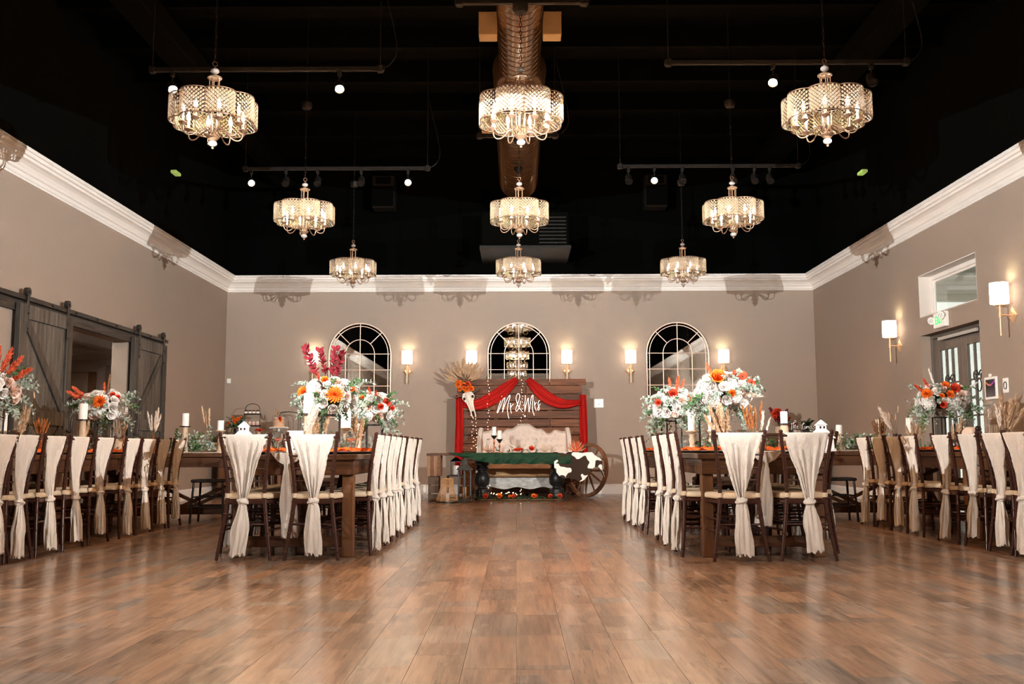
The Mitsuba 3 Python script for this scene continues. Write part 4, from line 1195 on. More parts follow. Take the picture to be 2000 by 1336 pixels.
def arrangement(x, y, z, r, rz, seed, label, accents, nflow=34, greens=22, core=.48):
    """A round bouquet. accents: (part name, shape, material, direction, scale[, lift])."""
    rng = np.random.default_rng(seed)
    t = thing('flower_arrangement', label, 'flower arrangement', 'tall flower arrangements')
    c = np.array([x, y, z])
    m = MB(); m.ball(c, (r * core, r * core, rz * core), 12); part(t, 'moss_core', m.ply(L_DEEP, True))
    dirs = [np.array(a[3], float) / np.linalg.norm(a[3]) for a in accents if a[1] in ('dahlia', 'rose')]
    nflow = int(nflow * 1.6)
    for k in range(nflow):
        zz = 1 - 1.55 * (k + .5) / nflow; rr = math.sqrt(max(0, 1 - zz * zz)); a = k * 2.39996 + seed
        d = np.array([rr * math.cos(a), rr * math.sin(a), zz]) + rng.normal(0, .10, 3); d /= np.linalg.norm(d)
        if any(d @ q > .975 for q in dirs):
            continue
        kind = rng.choice(['hydrangea', 'rose', 'rose', 'hydrangea', 'dahlia'], p=[.12, .40, .26, .07, .15])
        mt = P_BLUSH if rng.random() < .16 else P_WHITE
        s = rng.uniform(.85, 1.25) * (1.2 if kind == 'rose' else .95 if kind == 'hydrangea' else .8)
        k2 = rng.uniform(.80, .98)
        nm = {'hydrangea': 'hydrangea', 'rose': 'rose', 'dahlia': 'white_dahlia'}[kind]
        part(t, nm, sh(kind, mt), None, m4(align(d) @ rotz(rng.uniform(0, 6)), c + d * np.array([r, r, rz]) * k2 * .86, s))
    greens = int(greens * 2.3)
    for k in range(greens):
        a = 2 * PI * (k + rng.uniform(-.3, .3)) / greens * 3
        el = rng.uniform(-.85, .85)
        d = np.array([math.cos(a) * math.cos(el), math.sin(a) * math.cos(el), math.sin(el)])
        kind = rng.choice(['sprig', 'sprig2', 'sprig3']); mt = L_SAGE if rng.random() < .72 else L_GREEN
        R = align(d)
        # let the arch of the sprig fall downward
        down = R.T @ np.array([0, 0, -1.0]); R = R @ rotz(math.atan2(down[1], down[0]) + PI / 2)
        part(t, 'leaf_sprig', sh(kind, mt), None, m4(R, c + d * np.array([r, r, rz]) * .78, rng.uniform(.60, .95)))
    for nm, kind, mt, d, s, *lift in accents:
        d = np.array(d, float) / np.linalg.norm(d)
        f = d if kind not in ('daisy', 'dahlia', 'rose') or d[1] > -.2 else d * .45 + np.array([0, -.75, .12])
        k = part(t, nm, sh(kind, mt), None, m4(align(f) @ rotz(rng.uniform(0, 6)), c + d * np.array([r, r, rz]) * ((lift[0] if lift else .98)), s))
        if kind == 'daisy':
            m = MB(); m.ball((0, 0, .004), (.014, .014, .008), 8); part(k, 'eye', m.ply(P_DARK, True), None, m4(align(f), c + d * np.array([r, r, rz]) * ((lift[0] if lift else .98)), s))
    return t
def stand(x, y, ztop, label, w=.075, deg=12):
    t = thing('flower_stand', label, 'flower stand', 'black metal flower stands')
    M = at(x, y, 0, deg)
    for sx in (-1, 1):
        for sy in (-1, 1):
            m = MB(); m.span((sx * w - .006, sy * w - .006, TOPZ + .012), (sx * w + .006, sy * w + .006, ztop - .012)); part(t, 'post', m.ply(IRON), None, M)
    for z, nm in ((TOPZ + .012, 'base_frame'), (ztop - .012, 'top_frame')):
        m = MB()
        for s in (-1, 1):
            m.span((-w - .006, s * w - .006, z), (w + .006, s * w + .006, z + .012)); m.span((s * w - .006, -w + .006, z), (s * w + .006, w - .006, z + .012))
        if nm == 'top_frame':
            m.span((-w, -w, z + .004), (w, w, z + .010))
        part(t, nm, m.ply(IRON), None, M)

CAMD = (0, -1, .1)
stand(-1.60, 8.60, 1.115, 'black metal stand under the tall flower arrangement on the left centre table')
arrangement(-1.61, 8.60, 1.255, .245, .165, 1, 'white and orange flower arrangement with burgundy leaves, nearest one on the left centre table', [
    ('orange_dahlia', 'dahlia', P_ORANGE, (.35, -.95, .10), 1.05), ('orange_dahlia', 'dahlia', P_ORANGE, (-.85, -.55, .25), .85), ('orange_rose', 'rose', P_ORANGE, (-.1, -.45, .9), .8), ('orange_rose', 'rose', P_ORANGE, (.85, -.4, .45), .7),
    ('burgundy_branch', 'redbranch', P_BURG, (-.40, -.12, 1), 1.0, .85), ('burgundy_branch', 'redbranch', P_BURG, (-.22, .1, 1), .92, .8), ('burgundy_branch', 'redbranch', P_BURG, (.12, -.1, 1), .95, .7), ('burgundy_branch', 'redbranch', P_BURG, (.22, .1, 1), .85, .75),
    ('coral_plume', 'coral', P_CORAL, (-.35, 0, .8), .6, .7)], 36, 22)
stand(-1.39, 9.80, 1.06, 'black metal stand under the smaller flower arrangement on the left centre table')
arrangement(-1.40, 9.80, 1.20, .20, .155, 2, 'white and red flower arrangement drooping greenery, second one on the left centre table', [
    ('red_flower', 'dahlia', P_RED, (.75, -.6, .45), .65), ('red_flower', 'rose', P_RED, (.45, -.85, .15), .75), ('red_flower', 'rose', P_RED, (.95, -.3, .1), .6), ('coral_plume', 'coral', P_CORAL, (-.1, -.5, .8), .6, .75), ('coral_plume', 'coral', P_CORAL, (.15, -.6, .7), .5, .8),
    ('orange_rose', 'rose', P_ORANGE, (-.5, -.4, .75), .7), ('trailing_sprig', 'sprig2', L_SAGE, (.55, -.3, -.9), 1.0, .6), ('trailing_sprig', 'sprig2', L_SAGE, (.75, -.2, -.6), 1.0, .7)], 26, 20)
stand(1.655, 8.40, 1.13, 'black metal stand under the tall flower arrangement on the right centre table', .075, 35)
arrangement(1.75, 8.40, 1.27, .235, .165, 3, 'white flower arrangement with orange peony and red daisies, nearest one on the right centre table', [
    ('orange_peony', 'rose', P_ORANGE, (-.30, -.60, .75), 1.5), ('orange_peony', 'rose', P_RED, (-.32, -.52, .85), .9, 1.08), ('red_daisy', 'daisy', P_RED, (.42, -.5, 1.0), .95, 1.12), ('red_daisy', 'daisy', P_RED, (.66, -.5, .95), .90, 1.2), ('red_daisy', 'daisy', P_RED, (.56, -.55, .78), .75, 1.15), ('red_daisy', 'daisy', P_RED, (.98, -.55, .55), .95, 1.15),
    ('orange_rose', 'rose', P_ORANGE, (.10, -1, -.05), .75), ('coral_plume', 'coral', P_CORAL, (-.35, .1, .9), .6, .9), ('pampas_plume', 'feather2', PAMPAS_W, (.75, -.75, -.1), .8, .6)], 38, 24)
stand(1.53, 9.80, 1.09, 'black metal stand under the flower arrangement farther along the right centre table')
arrangement(1.555, 9.80, 1.22, .235, .17, 4, 'white flower arrangement with small red blossoms, second one on the right centre table', [
    ('red_flower', 'rose', P_RED, (-.15, -.75, .75), 1.1), ('red_flower', 'rose', P_RED, (-.70, -.6, .2), .8), ('red_flower', 'rose', P_RED, (-.85, -.35, .5), .6), ('orange_rose', 'rose', P_ORANGE, (.55, -.7, .45), .8), ('coral_plume', 'coral', P_CORAL, (.1, -.3, 1), .7, .9), ('coral_plume', 'coral', P_CORAL, (-.15, -.2, 1), .6, .9), ('coral_plume', 'coral', P_CORAL, (.3, -.2, 1), .55, .9),
    ('trailing_sprig', 'sprig2', L_SAGE, (-.8, -.4, -.6), 1.1, .7), ('trailing_sprig', 'sprig2', L_SAGE, (-.6, -.5, -.8), 1.1, .7), ('trailing_sprig', 'sprig3', L_SAGE, (.1, -.7, -.7), 1.1, .7)], 34, 26)
stand(-4.40, 10.62, 1.11, 'black metal stand under the orange dahlia arrangement by the barn doors')
arrangement(-4.40, 10.62, 1.265, .255, .175, 5, 'white flower arrangement with orange dahlia and dark spike, in front of the barn doors', [
    ('orange_dahlia', 'dahlia', P_ORANGE, (.18, -.95, .30), 1.05), ('coral_plume', 'coral', P_CORAL, (-.95, -.3, .55), .9, .85), ('coral_plume', 'coral', P_CORAL, (-.75, -.3, .65), .9, .8), ('coral_plume', 'coral', P_CORAL, (-.85, 0, .45), .8, .85), ('red_flower', 'rose', P_RED, (.5, -.4, .75), .7), ('red_flower', 'rose', P_RED, (.65, -.35, .55), .7), ('coral_plume', 'coral', P_CORAL, (.05, -.2, 1), .5, .9),
    ('dark_spike', 'grass', GRASS_B, (.10, 0, 1), 1.1, .95), ('pampas_plume', 'grass', PAMPAS_W, (.95, -.3, .1), .9, .8)], 40, 16)
stand(-4.40, 8.42, 1.16, 'black metal stand at the left edge of the view on the left wall-side table')
arrangement(-4.47, 8.42, 1.33, .25, .17, 6, 'white flower arrangement with tall coral plumes at the left edge of the view', [
    ('coral_plume', 'coral', P_CORAL, (.42, 0, 1), 1.0, .85), ('coral_plume', 'coral', P_CORAL, (.7, -.1, .8), 1.0, .8), ('coral_plume', 'coral', P_CORAL, (.15, 0, 1), 1.0, .8), ('coral_plume', 'coral', P_CORAL, (.9, -.1, .5), 1.0, .75), ('orange_rose', 'rose', P_ORANGE, (.3, -.9, .3), .8), ('trailing_sprig', 'sprig2', L_SAGE, (.7, -.4, -.5), 1.0, .7)], 34, 20)
stand(4.50, 10.50, 1.14, 'black metal stand under the flower arrangement before the exterior doors')
arrangement(4.50, 10.50, 1.305, .27, .175, 7, 'white flower arrangement with orange and red roses in front of the exterior doors', [
    ('red_rose', 'rose', P_RED, (.15, -.75, .65), 1.3), ('orange_rose', 'rose', P_ORANGE, (-.10, -.55, .95), 1.0), ('orange_rose', 'rose', P_ORANGE, (-.12, -.95, .30), 1.0), ('orange_dahlia', 'dahlia', P_ORANGE, (-.85, -.5, .40), .85), ('orange_rose', 'rose', P_ORANGE, (-.4, -.9, .25), .6), ('red_rose', 'rose', P_RED, (-.38, -.9, -.30), .9), ('blush_rose', 'rose', P_BLUSH, (.35, -.9, .25), 1.25),
    ('coral_plume', 'coral', P_CORAL, (-.95, -.3, .6), .7, .9), ('coral_plume', 'coral', P_CORAL, (-.6, -.2, .8), .6, .9), ('white_spray', 'grass', P_WHITE, (-.3, 0, 1), 1.1, .95), ('white_spray', 'grass', P_WHITE, (.9, -.1, .6), 1.1, .9), ('trailing_sprig', 'sprig2', L_SAGE, (.85, -.4, -.4), 1.1, .75), ('trailing_sprig', 'sprig2', L_SAGE, (-.85, -.4, -.35), 1.1, .75)], 40, 24)

# ---- candles on turned holders
def candle(x, y, z, h, r, label, zt=None, holder=None):
    m = MB(); m.lathe([(0, 0), (r * .98, 0), (r, .004), (r, h - .006), (r * .93, h), (r * .80, h - .004), (r * .5, h - .010), (0, h - .012)], 20, (x, y, z))
    key = thing('pillar_candle', label, 'candle', 'white pillar candles')
    part(key, 'wax', m.ply(CANDLE, 40))
    m = MB(); m.tube([(x, y, z + h - .014), (x + .002, y, z + h + .008)], .0018, 5); part(key, 'wick', m.ply(IRON))
    if holder:
        kind, hl = holder
        zb = TOPZ + .012 if zt is None else zt
        H = z - zb
        k = thing('candle_holder', hl, 'candle holder', 'candle holders')
        if kind == 'turned':
            m = MB(); m.lathe([(0, zb), (.045, zb), (.047, zb + .012), (.030, zb + .03), (.024, zb + H * .35), (.032, zb + H * .55), (.022, zb + H * .72), (.030, z - .03), (0, z - .028)], 18, (x, y, 0)); part(k, 'stem', m.ply(HOLDER, 40))
            m = MB(); m.lathe([(0, z - .028), (.034, z - .026), (r + .022, z - .008), (r + .022, z), (0, z)], 20, (x, y, 0)); part(k, 'cup', m.ply(HOLDER, 40))
        else:
            m = MB(); m.lathe([(0, zb), (.042, zb), (.036, zb + H * .5), (.030, z - .012), (0, z - .012)], 18, (x, y, 0)); part(k, 'stem', m.ply(HOLDER, 40))
            m = MB(); m.lathe([(0, z - .012), (r + .022, z - .010), (r + .022, z), (0, z)], 20, (x, y, 0)); part(k, 'plate', m.ply(IRON, 40), 'black metal candle plate')
candle(-1.69, 8.10, 1.105, .165, .040, 'tall white pillar candle on the left centre table before the large flower arrangement', None, ('column', 'pale wooden column holder on the left centre table under the large candle'))
candle(-1.63, 9.55, 1.02, .17, .048, 'white pillar candle between the two arrangements on the left centre table', None, ('turned', 'pale turned candle holder between the arrangements on the left centre table'))
candle(-1.48, 9.35, .955, .10, .037, 'short white candle under the second arrangement of the left centre table', None, ('turned', 'low pale candle holder under the second arrangement of the left centre table'))
candle(1.65, 9.35, .98, .17, .038, 'white pillar candle left of the black stand on the right centre table', None, ('turned', 'pale turned candle holder left of the black stand on the right centre table'))
candle(1.86, 9.50, .985, .14, .036, 'white pillar candle behind the black stand on the right centre table', None, ('turned', 'pale turned candle holder behind the black stand on the right centre table'))
candle(2.13, 7.92, 1.008, .095, .028, 'white candle at the near end of the right centre table by the lantern', None, ('column', 'slim pale candle holder at the near end of the right centre table'))
candle(-4.44, 8.60, .985, .15, .038, 'white candle at the left edge of the view', None, ('turned', 'pale turned candle holder at the left edge of the view'))
candle(-4.42, 8.84, 1.0, .11, .040, 'white candle beside the tan plume on the left wall-side table', None, ('turned', 'wide pale candle holder beside the tan plume on the left wall-side table'))
candle(-4.42, 10.15, 1.13, .16, .043, 'tall white pillar candle in front of the orange dahlia arrangement', None, ('column', 'pale wooden column holder in front of the orange dahlia arrangement'))
candle(-3.92, 11.80, 1.10, .15, .041, 'white pillar candle above the greenery on the left cross table', None, ('column', 'pale column candle holder amid the greenery on the left cross table'))
candle(-3.50, 11.80, 1.05, .115, .038, 'white candle on the left cross table by the end chair', None, ('turned', 'pale turned candle holder on the left cross table by the end chair'))
candle(4.50, 12.35, 1.02, .15, .042, 'white pillar candle on the right cross table beside the brown grass', None, ('turned', 'pale turned candle holder on the right cross table beside the brown grass'))
candle(4.50, 11.40, .99, .17, .042, 'white pillar candle right of the dark bottle vase', None, ('turned', 'pale turned candle holder right of the dark bottle vase'))
candle(3.82, 11.80, .99, .10, .037, 'white candle in the greenery of the right cross table', None, ('turned', 'low pale candle holder in the greenery of the right cross table'))

# ---- vases with dried grasses
def vase(x, y, kind, label, h=.16):
    zb = TOPZ + .012
    if kind == 'bottle':
        pr = [(0, 0), (.038, 0), (.041, .01), (.041, h * .5), (.034, h * .62), (.015, h * .74), (.0135, h), (.0165, h), (.0165, h - .012), (.010, h - .012), (.010, h * .7), (0, h * .68)]
    elif kind == 'round':
        pr = [(0, 0), (.04, 0), (.085, .05), (.092, .09), (.08, .13), (.045, .155), (.028, .168), (.026, h), (.032, h + .006), (.020, h + .004), (.018, .16), (0, .15)]
    else:
        pr = [(0, 0), (.045, 0), (.05, .02), (.042, h * .6), (.056, h), (.048, h - .005), (.036, h * .6), (0, h * .5)]
    m = MB(); m.lathe([(r, zb + z) for r, z in pr], 20, (x, y, 0))
    t = single('vase', m.ply({'bottle': AMBER, 'round': mk_black, 'cup': HOLDER}[kind], 40), label, 'vase', 'vases of dried grass')
    return zb + h
mk_black = plain('black_glass', (0.012, 0.008, 0.008), 0.08, 0.8)
def bunch(x, y, z, n, kind, mt, s, spread, seed, label, lean=(0, 0), stem=.10):
    rng = np.random.default_rng(seed)
    t = thing('dried_grass_bunch', label, 'dried grass', 'dried grass bunches')
    m = MB(); heads = []
    for k in range(n):
        a = 2 * PI * k / n + rng.uniform(-.3, .3); q = spread * rng.uniform(.25, 1)
        d = np.array([lean[0] + q * math.cos(a), lean[1] + q * math.sin(a) * .6, 1.0]); d /= np.linalg.norm(d)
        b = np.array([x, y, z - .05]); e = b + d * (stem + .05) * rng.uniform(.8, 1.25)
        m.tube([b, (b + e) / 2 + rng.normal(0, .003, 3), e], .0017, 4, False); heads.append((e, d))
    part(t, 'stems', m.ply(STEM))
    for e, d in heads:
        part(t, 'plume' if kind != 'bunny' else 'grass_head', sh(kind, mt), None, m4(align(d) @ rotz(rng.uniform(0, 6)), e - d * .02, s * rng.uniform(.8, 1.15)))
    return t
zt = vase(-4.40, 11.15, 'bottle', 'amber bottle vase with tan grass, left of the pair before the right barn door', .19)
bunch(-4.40, 11.15, zt, 9, 'grass', PAMPAS, 1.0, .34, 21, 'tan dried grass in the left amber bottle before the right barn door', (0, 0), .08)
zt = vase(-4.28, 11.75, 'bottle', 'amber bottle vase with white plumes, right of the pair before the right barn door', .20)
bunch(-4.28, 11.75, zt, 9, 'grass', PAMPAS_W, 1.2, .42, 22, 'white feathery plumes in the right amber bottle before the right barn door', (0, 0), .09)
zt = vase(-4.42, 9.27, 'bottle', 'amber bottle vase with rust coloured grass before the left barn door', .14)
bunch(-4.42, 9.27, zt, 16, 'grass', GRASS_R, .72, .50, 23, 'rust dried grass and bunny tails before the left barn door', (0, 0), .06)
bunch(-4.42, 9.20, zt, 4, 'bunny', PAMPAS, .6, .45, 24, 'tall curved bunny tail stems before the left barn door', (-.35, 0), .36)
bunch(-4.40, 8.74, TOPZ + .06, 3, 'feather2', PAMPAS, .95, .12, 25, 'broad tan pampas plume near the left edge of the view', (.28, 0), .14)
bunch(-1.76, 8.00, TOPZ + .06, 4, 'feather2', PAMPAS_W, .80, .14, 26, 'white pampas plumes leaning right behind the end chair of the left centre table', (.42, .1), .18)
bunch(-1.47, 9.2, TOPZ + .06, 5, 'feather', PAMPAS, .95, .25, 27, 'tan pampas under the second arrangement of the left centre table', (.1, 0), .10)
bunch(-1.80, 9.1, TOPZ + .06, 5, 'feather', PAMPAS, .9, .4, 28, 'tan dried leaves under the nearest arrangement of the left centre table', (-.1, 0), .08)
bunch(-4.50, 10.3, TOPZ + .06, 4, 'feather', PAMPAS, .9, .25, 29, 'tan pampas under the orange dahlia arrangement', (.1, 0), .08)
zt = vase(-4.28, 10.72, 'cup', 'pale wooden cup vase beside the orange dahlia arrangement', .15)
bunch(-4.28, 10.72, zt, 8, 'grass', PAMPAS, .75, .8, 30, 'tan curled leaves in the pale cup vase beside the dahlia arrangement', (.1, 0), .06)
bunch(-3.62, 11.80, TOPZ + .06, 5, 'grass', PAMPAS, 1.1, .14, 31, 'slim tan grass on the left cross table', (-.08, 0), .26)
zt = vase(-3.60, 11.92, 'cup', 'pale cup holding the slim tan grass on the left cross table', .12)
zt = vase(4.50, 11.85, 'round', 'round black bottle vase on the right wall-side tables', .19)
bunch(4.50, 11.85, zt, 3, 'feather2', PAMPAS_W, .85, .10, 32, 'white plume leaning left out of the round black vase', (-.42, 0), .08)
bunch(4.52, 11.86, zt, 5, 'bunny', PAMPAS, .7, .35, 33, 'curved bunny tail stems above the round black vase', (-.15, 0), .22)
bunch(4.42, 12.10, TOPZ + .06, 16, 'grass', GRASS_B, 1.0, .30, 34, 'brown dried grass sheaf left of the round black vase', (-.06, 0), .16)
bunch(4.48, 11.25, TOPZ + .06, 5, 'feather', PAMPAS, .85, .75, 35, 'tan pampas plumes drooping right of the black vase', (.05, -.1), .10)
bunch(4.50, 10.28, TOPZ + .06, 4, 'feather', PAMPAS, .9, .30, 36, 'tan pampas under the arrangement before the exterior doors', (.25, 0), .08)
zt = vase(4.50, 9.17, 'cup', 'brass-toned cup vase near the right edge of the view', .17)
bunch(4.50, 9.17, zt, 9, 'feather2', PAMPAS, .95, .50, 37, 'blush pampas plumes near the right edge of the view', (.28, 0), .06)
bunch(4.44, 9.14, zt, 4, 'grass', PAMPAS_W, 1.15, .14, 38, 'straight white plumes near the right edge of the view', (-.04, 0), .06)
bunch(1.70, 8.05, TOPZ + .06, 8, 'feather', PAMPAS, .95, .42, 39, 'golden pampas bunch by the left end chair of the right centre table', (-.25, 0), .10)
bunch(1.93, 8.05, TOPZ + .06, 8, 'grass', GRASS_R, 1.0, .34, 40, 'rust dried grass behind the left end chair of the right centre table', (-.1, 0), .16)
bunch(2.02, 8.25, TOPZ + .06, 3, 'grass', PAMPAS_W, 1.0, .2, 41, 'white fluffy grass right of the rust grass on the right centre table', (.15, 0), .14)
zt = vase(1.94, 8.06, 'cup', 'pale cup vase of rust grass on the right centre table', .12)
for (x, y, lab) in ((-1.56, 9.9, 'left'), (1.88, 9.05, 'right')):
    bunch(x, y, TOPZ + .06, 5, 'feather', PAMPAS, .8, .4, int(90 + x * 10), f'tan pampas low among the glasses of the {lab} centre table', (0, 0), .06)

# shell bowl and black ball near the tablet end
m = MB(); a = np.arange(30) * 2 * PI / 30
m.loft([np.stack([4.50 + r * (1 + .06 * np.cos(10 * a)) * np.cos(a), 9.89 + r * (1 + .06 * np.cos(10 * a)) * np.sin(a), np.full(30, z)], 1) for r, z in ((.02, TOPZ + .012), (.06, .85), (.085, .93), (.078, .98), (.045, 1.015), (.01, 1.02))])
single('ribbed_pumpkin', m.ply(pet('blush_glaze', (0.60, 0.42, 0.32), (0.78, 0.62, 0.50)), True), 'blush ribbed pumpkin beside the flowers on the right wall-side table', 'pumpkin')
m = MB(); m.lathe([(0, TOPZ + .012), (.03, TOPZ + .012), (.012, .83), (.010, .95), (.024, .965), (.030, .995), (.022, 1.022), (0, 1.03)], 14, (4.50, 9.72, 0)); single('finial_ornament', m.ply(mk_black, 40), 'small black knobbed ornament right of the blush pumpkin', 'ornament')

# ---- little white house lanterns and the sign block
def house(x, y, s, label):
    t = thing('house_lantern', label, 'lantern', 'white house lanterns')
    z0 = TOPZ + .012; q = lambda r, z: np.array([(-r, -r, z), (r, -r, z), (r, r, z), (-r, r, z)]) + np.array([x, y, 0])
    m = MB(); m.loft([q(.095 * s, z0), q(.095 * s, z0 + .02), q(.085 * s, z0 + .022), q(.08 * s, z0 + .11)]); part(t, 'base', m.ply(WHITEWARE))
    m = MB(); m.loft([q(.098 * s, z0 + .10), q(.040 * s, z0 + .168)]); part(t, 'lower_roof', m.ply(WHITEWARE))
    m = MB(); m.loft([q(.036 * s, z0 + .165), q(.036 * s, z0 + .205)]); c = part(t, 'cupola', m.ply(WHITEWARE))
    for j in (-1, 1):
        m = MB(); m.box((x + j * .016 * s, y - .0365 * s, z0 + .186), (.015 * s, .003, .018)); part(c, 'window', m.ply(P_DARK))
    m = MB(); m.loft([q(.046 * s, z0 + .204), q(.004, z0 + .245)]); part(t, 'roof', m.ply(WHITEWARE))
    a = np.linspace(0, PI, 9); m = MB(); m.tube(np.stack([x + .014 * np.cos(a), 0 * a + y, z0 + .238 + .018 * np.sin(a)], 1), .002, 5); part(t, 'loop', m.ply(IRON))
house(-2.13, 7.80, .9, 'small white house-shaped lantern behind the left end chair of the left centre table')
house(2.385, 7.80, .9, 'small white house-shaped lantern behind the right end chair of the right centre table')
m = MB(); m.box((-1.76, 7.95, .875), (.125, .05, .175), .006); single('white_block', m.ply(WHITEWARE), 'plain white block sign behind the right end chair of the left centre table', 'sign block')

# ---- greenery garlands
def garland(pts, n, seed, label, big=1.0):
    rng = np.random.default_rng(seed)
    t = thing('greenery_garland', label, 'garland', 'greenery garlands')
    p = curve(pts, 6)
    m = MB(); m.tube(p + np.array([0, 0, .012]), .006, 5); part(t, 'vine', m.ply(STEM))
    for k in range(n):
        c = p[rng.integers(len(p))] + np.array([rng.normal(0, .03), rng.normal(0, .03), .015])
        a = rng.uniform(0, 2 * PI); el = rng.uniform(.12, 1.2)
        d = np.array([math.cos(a) * math.cos(el), math.sin(a) * math.cos(el), math.sin(el)])
        mt = L_SAGE if rng.random() < .6 else L_GREEN
        part(t, 'leaf_sprig', sh(('sprig', 'sprig2', 'sprig3')[rng.integers(3)], mt), None, m4(align(d) @ rotz(rng.uniform(0, 6)), c, big * rng.uniform(.45, .75)))
    return t
G = TOPZ + .012
garland([(-1.72, 7.95, G), (-1.66, 9.0, G), (-1.76, 10.2, G), (-1.70, 11.8, G)], 46, 51, 'leafy green garland down the left centre table')
garland([(1.86, 7.9, G), (1.80, 9.0, G), (1.9, 10.2, G), (1.84, 11.8, G)], 46, 52, 'leafy green garland down the right centre table')
garland([(-4.44, 6.9, G), (-4.40, 8.2, G), (-4.48, 9.8, G), (-4.42, 11.3, G)], 44, 53, 'leafy green garland down the left wall-side table')
garland([(4.52, 6.9, G), (4.56, 8.2, G), (4.48, 9.8, G), (4.52, 11.3, G)], 44, 54, 'leafy green garland down the right wall-side table')
garland([(-4.3, 11.85, G + .01), (-3.7, 11.80, G + .01), (-3.2, 11.9, G + .01), (-2.85, 11.85, G + .01)], 90, 55, 'thick leafy garland on the left cross table', 1.5)
garland([(3.0, 11.85, G + .01), (3.5, 11.80, G + .01), (4.0, 11.9, G + .01), (4.3, 11.85, G + .01)], 90, 56, 'thick leafy garland on the right cross table', 1.5)

# ---- place settings: charger, orange napkin, stemmed glass and tumbler
goblet = MB(); goblet.lathe([(0, 0), (.034, 0), (.034, .003), (.006, .008), (.005, .075), (.012, .085), (.032, .105), (.040, .135), (.034, .175), (.0325, .175), (.0385, .135), (.030, .107), (.0, .092)], 16)
gob = goblet.ply(GLASS, True)
tum = MB(); tum.lathe([(0, 0), (.032, 0), (.036, .10), (.0345, .10), (.030, .008), (0, .008)], 16); tum = tum.ply(GLASS, True)
chg = MB(); chg.lathe([(0, 0), (.10, 0), (.155, .010), (.157, .014), (.10, .007), (0, .007)], 28); chg = chg.ply(DARKPLATE, True)
plt = MB(); plt.lathe([(0, .008), (.075, .008), (.125, .018), (.126, .021), (.075, .013), (0, .013)], 28); plt = plt.ply(WHITEWARE, True)
def napkin(seed):
    rng = np.random.default_rng(seed)
    u, v = np.meshgrid(np.linspace(-1, 1, 22), np.linspace(-1, 1, 14), indexing='ij')
    ph = rng.uniform(0, 6, 4)
    z = .030 + .016 * np.sin(5 * u + ph[0] + 2 * v) * np.cos(3 * v + ph[1]) + .012 * np.sin(9 * u + ph[2]) * (1 - v * v) - .012 * np.clip(np.abs(u) - .6, 0, 1)
    P = np.stack([(.105 + .02 * np.sin(4 * v + ph[3])) * u, .07 * v * (1 + .2 * np.sin(3 * u + ph[1])), np.maximum(z, .022)], -1)
    return MB().sheet(P, .004).ply(ORANGE, True)
NAP = [napkin(k) for k in range(3)]
rng = np.random.default_rng(77)
def setting_at(x, y, deg, where, k, glasses=True):
    z = G - .010
    M = at(x, y, z, deg)
    single('charger_plate', chg, f'dark charger plate at {where}', 'plate', 'dark charger plates', M)
    single('dinner_plate', plt, f'white plate under the napkin at {where}', 'plate', 'white dinner plates', M)
    single('napkin', NAP[k % 3], f'crumpled orange napkin at {where}', 'napkin', 'orange napkins', M @ T().rotate([0, 0, 1], float(rng.uniform(-12, 12))))
    if glasses:
        R = rotz(math.radians(deg))
        for nm, sp, dx, dy, lab in (('wine_glass', gob, .10, .19, 'clear stemmed glass'), ('tumbler', tum, -.02, .20, 'clear water tumbler')):
            p = np.array([x, y, 0]) + R @ np.array([dx, dy, 0])
            single(nm, sp, f'{lab} at {where}', 'glass', 'clear glasses on the tables', at(p[0], p[1], z + .002))
for (tb, side), (x, deg, ys) in SEATS.items():
    for k, y in enumerate(ys):
        d = rotz(math.radians(deg)) @ np.array([0, 1, 0])
        edge = {'LC': (-2.2, -1.2), 'RC': (1.36, 2.36), 'L': (-4.90, -3.98), 'R': (4.06, 4.98)}[tb][0 if d[0] > 0 else 1]
        setting_at(edge + d[0] * .185, y, deg, f'the {nth(k)} {side} seat, {GR[tb]}', k)
for x, y, w in ((-2.0, 7.775, 'the left near-end seat, left centre table'), (-1.42, 7.775, 'the right near-end seat, left centre table'), (1.60, 7.70, 'the left near-end seat, right centre table'), (2.13, 7.70, 'the right near-end seat, right centre table')):
    setting_at(x, y, 0, w, 1)
# ================================================================ plank backdrop with drapes and sign
YB0 = 18.0
bd = thing('plank_backdrop', 'rustic brown plank backdrop wall behind the white settee', 'backdrop')
rows = [(2.09, 1.975), (1.965, 1.82), (1.812, 1.68), (1.668, 1.525), (1.512, 1.375), (1.362, 1.228), (1.216, 1.08), (1.068, .93), (.92, .78), (.77, .63), (.62, .48), (.47, .33), (.32, .18), (.17, .03)]
rng = np.random.default_rng(4)
for k, (z1, z0) in enumerate(rows):
    xl = -1.06 if k < 2 else -1.0 + rng.uniform(-.02, .02)
    xr = 1.27 if k == 0 else 1.20 if k == 1 else 1.18 + rng.uniform(-.03, .03)
    cut = (-.36, .19, .62)[k % 3] if k > 0 else .62
    for a, b in ((xl, cut - .002), (cut + .002, xr)):
        m = MB(); dy = rng.uniform(0, .008)
        m.span((a, YB0 - dy, z0 + rng.uniform(0, .003)), (b, YB0 + .022 - dy, z1), .004)
        part(bd, 'plank', m.ply(PALLET if rng.random() < .6 else PALLET2))
for x in (-.92, -.36, .19, .62, 1.10):
    m = MB(); m.span((x - .035, YB0 + .022, 0), (x + .035, YB0 + .06, 2.02), .003); part(bd, 'batten', m.ply(PALLET2))
for s in (-.9, 1.05):
    m = MB(); m.span((s - .04, YB0 + .02, 0), (s + .04, YB0 + .45, .06), .004); part(bd, 'foot', m.ply(PALLET2))

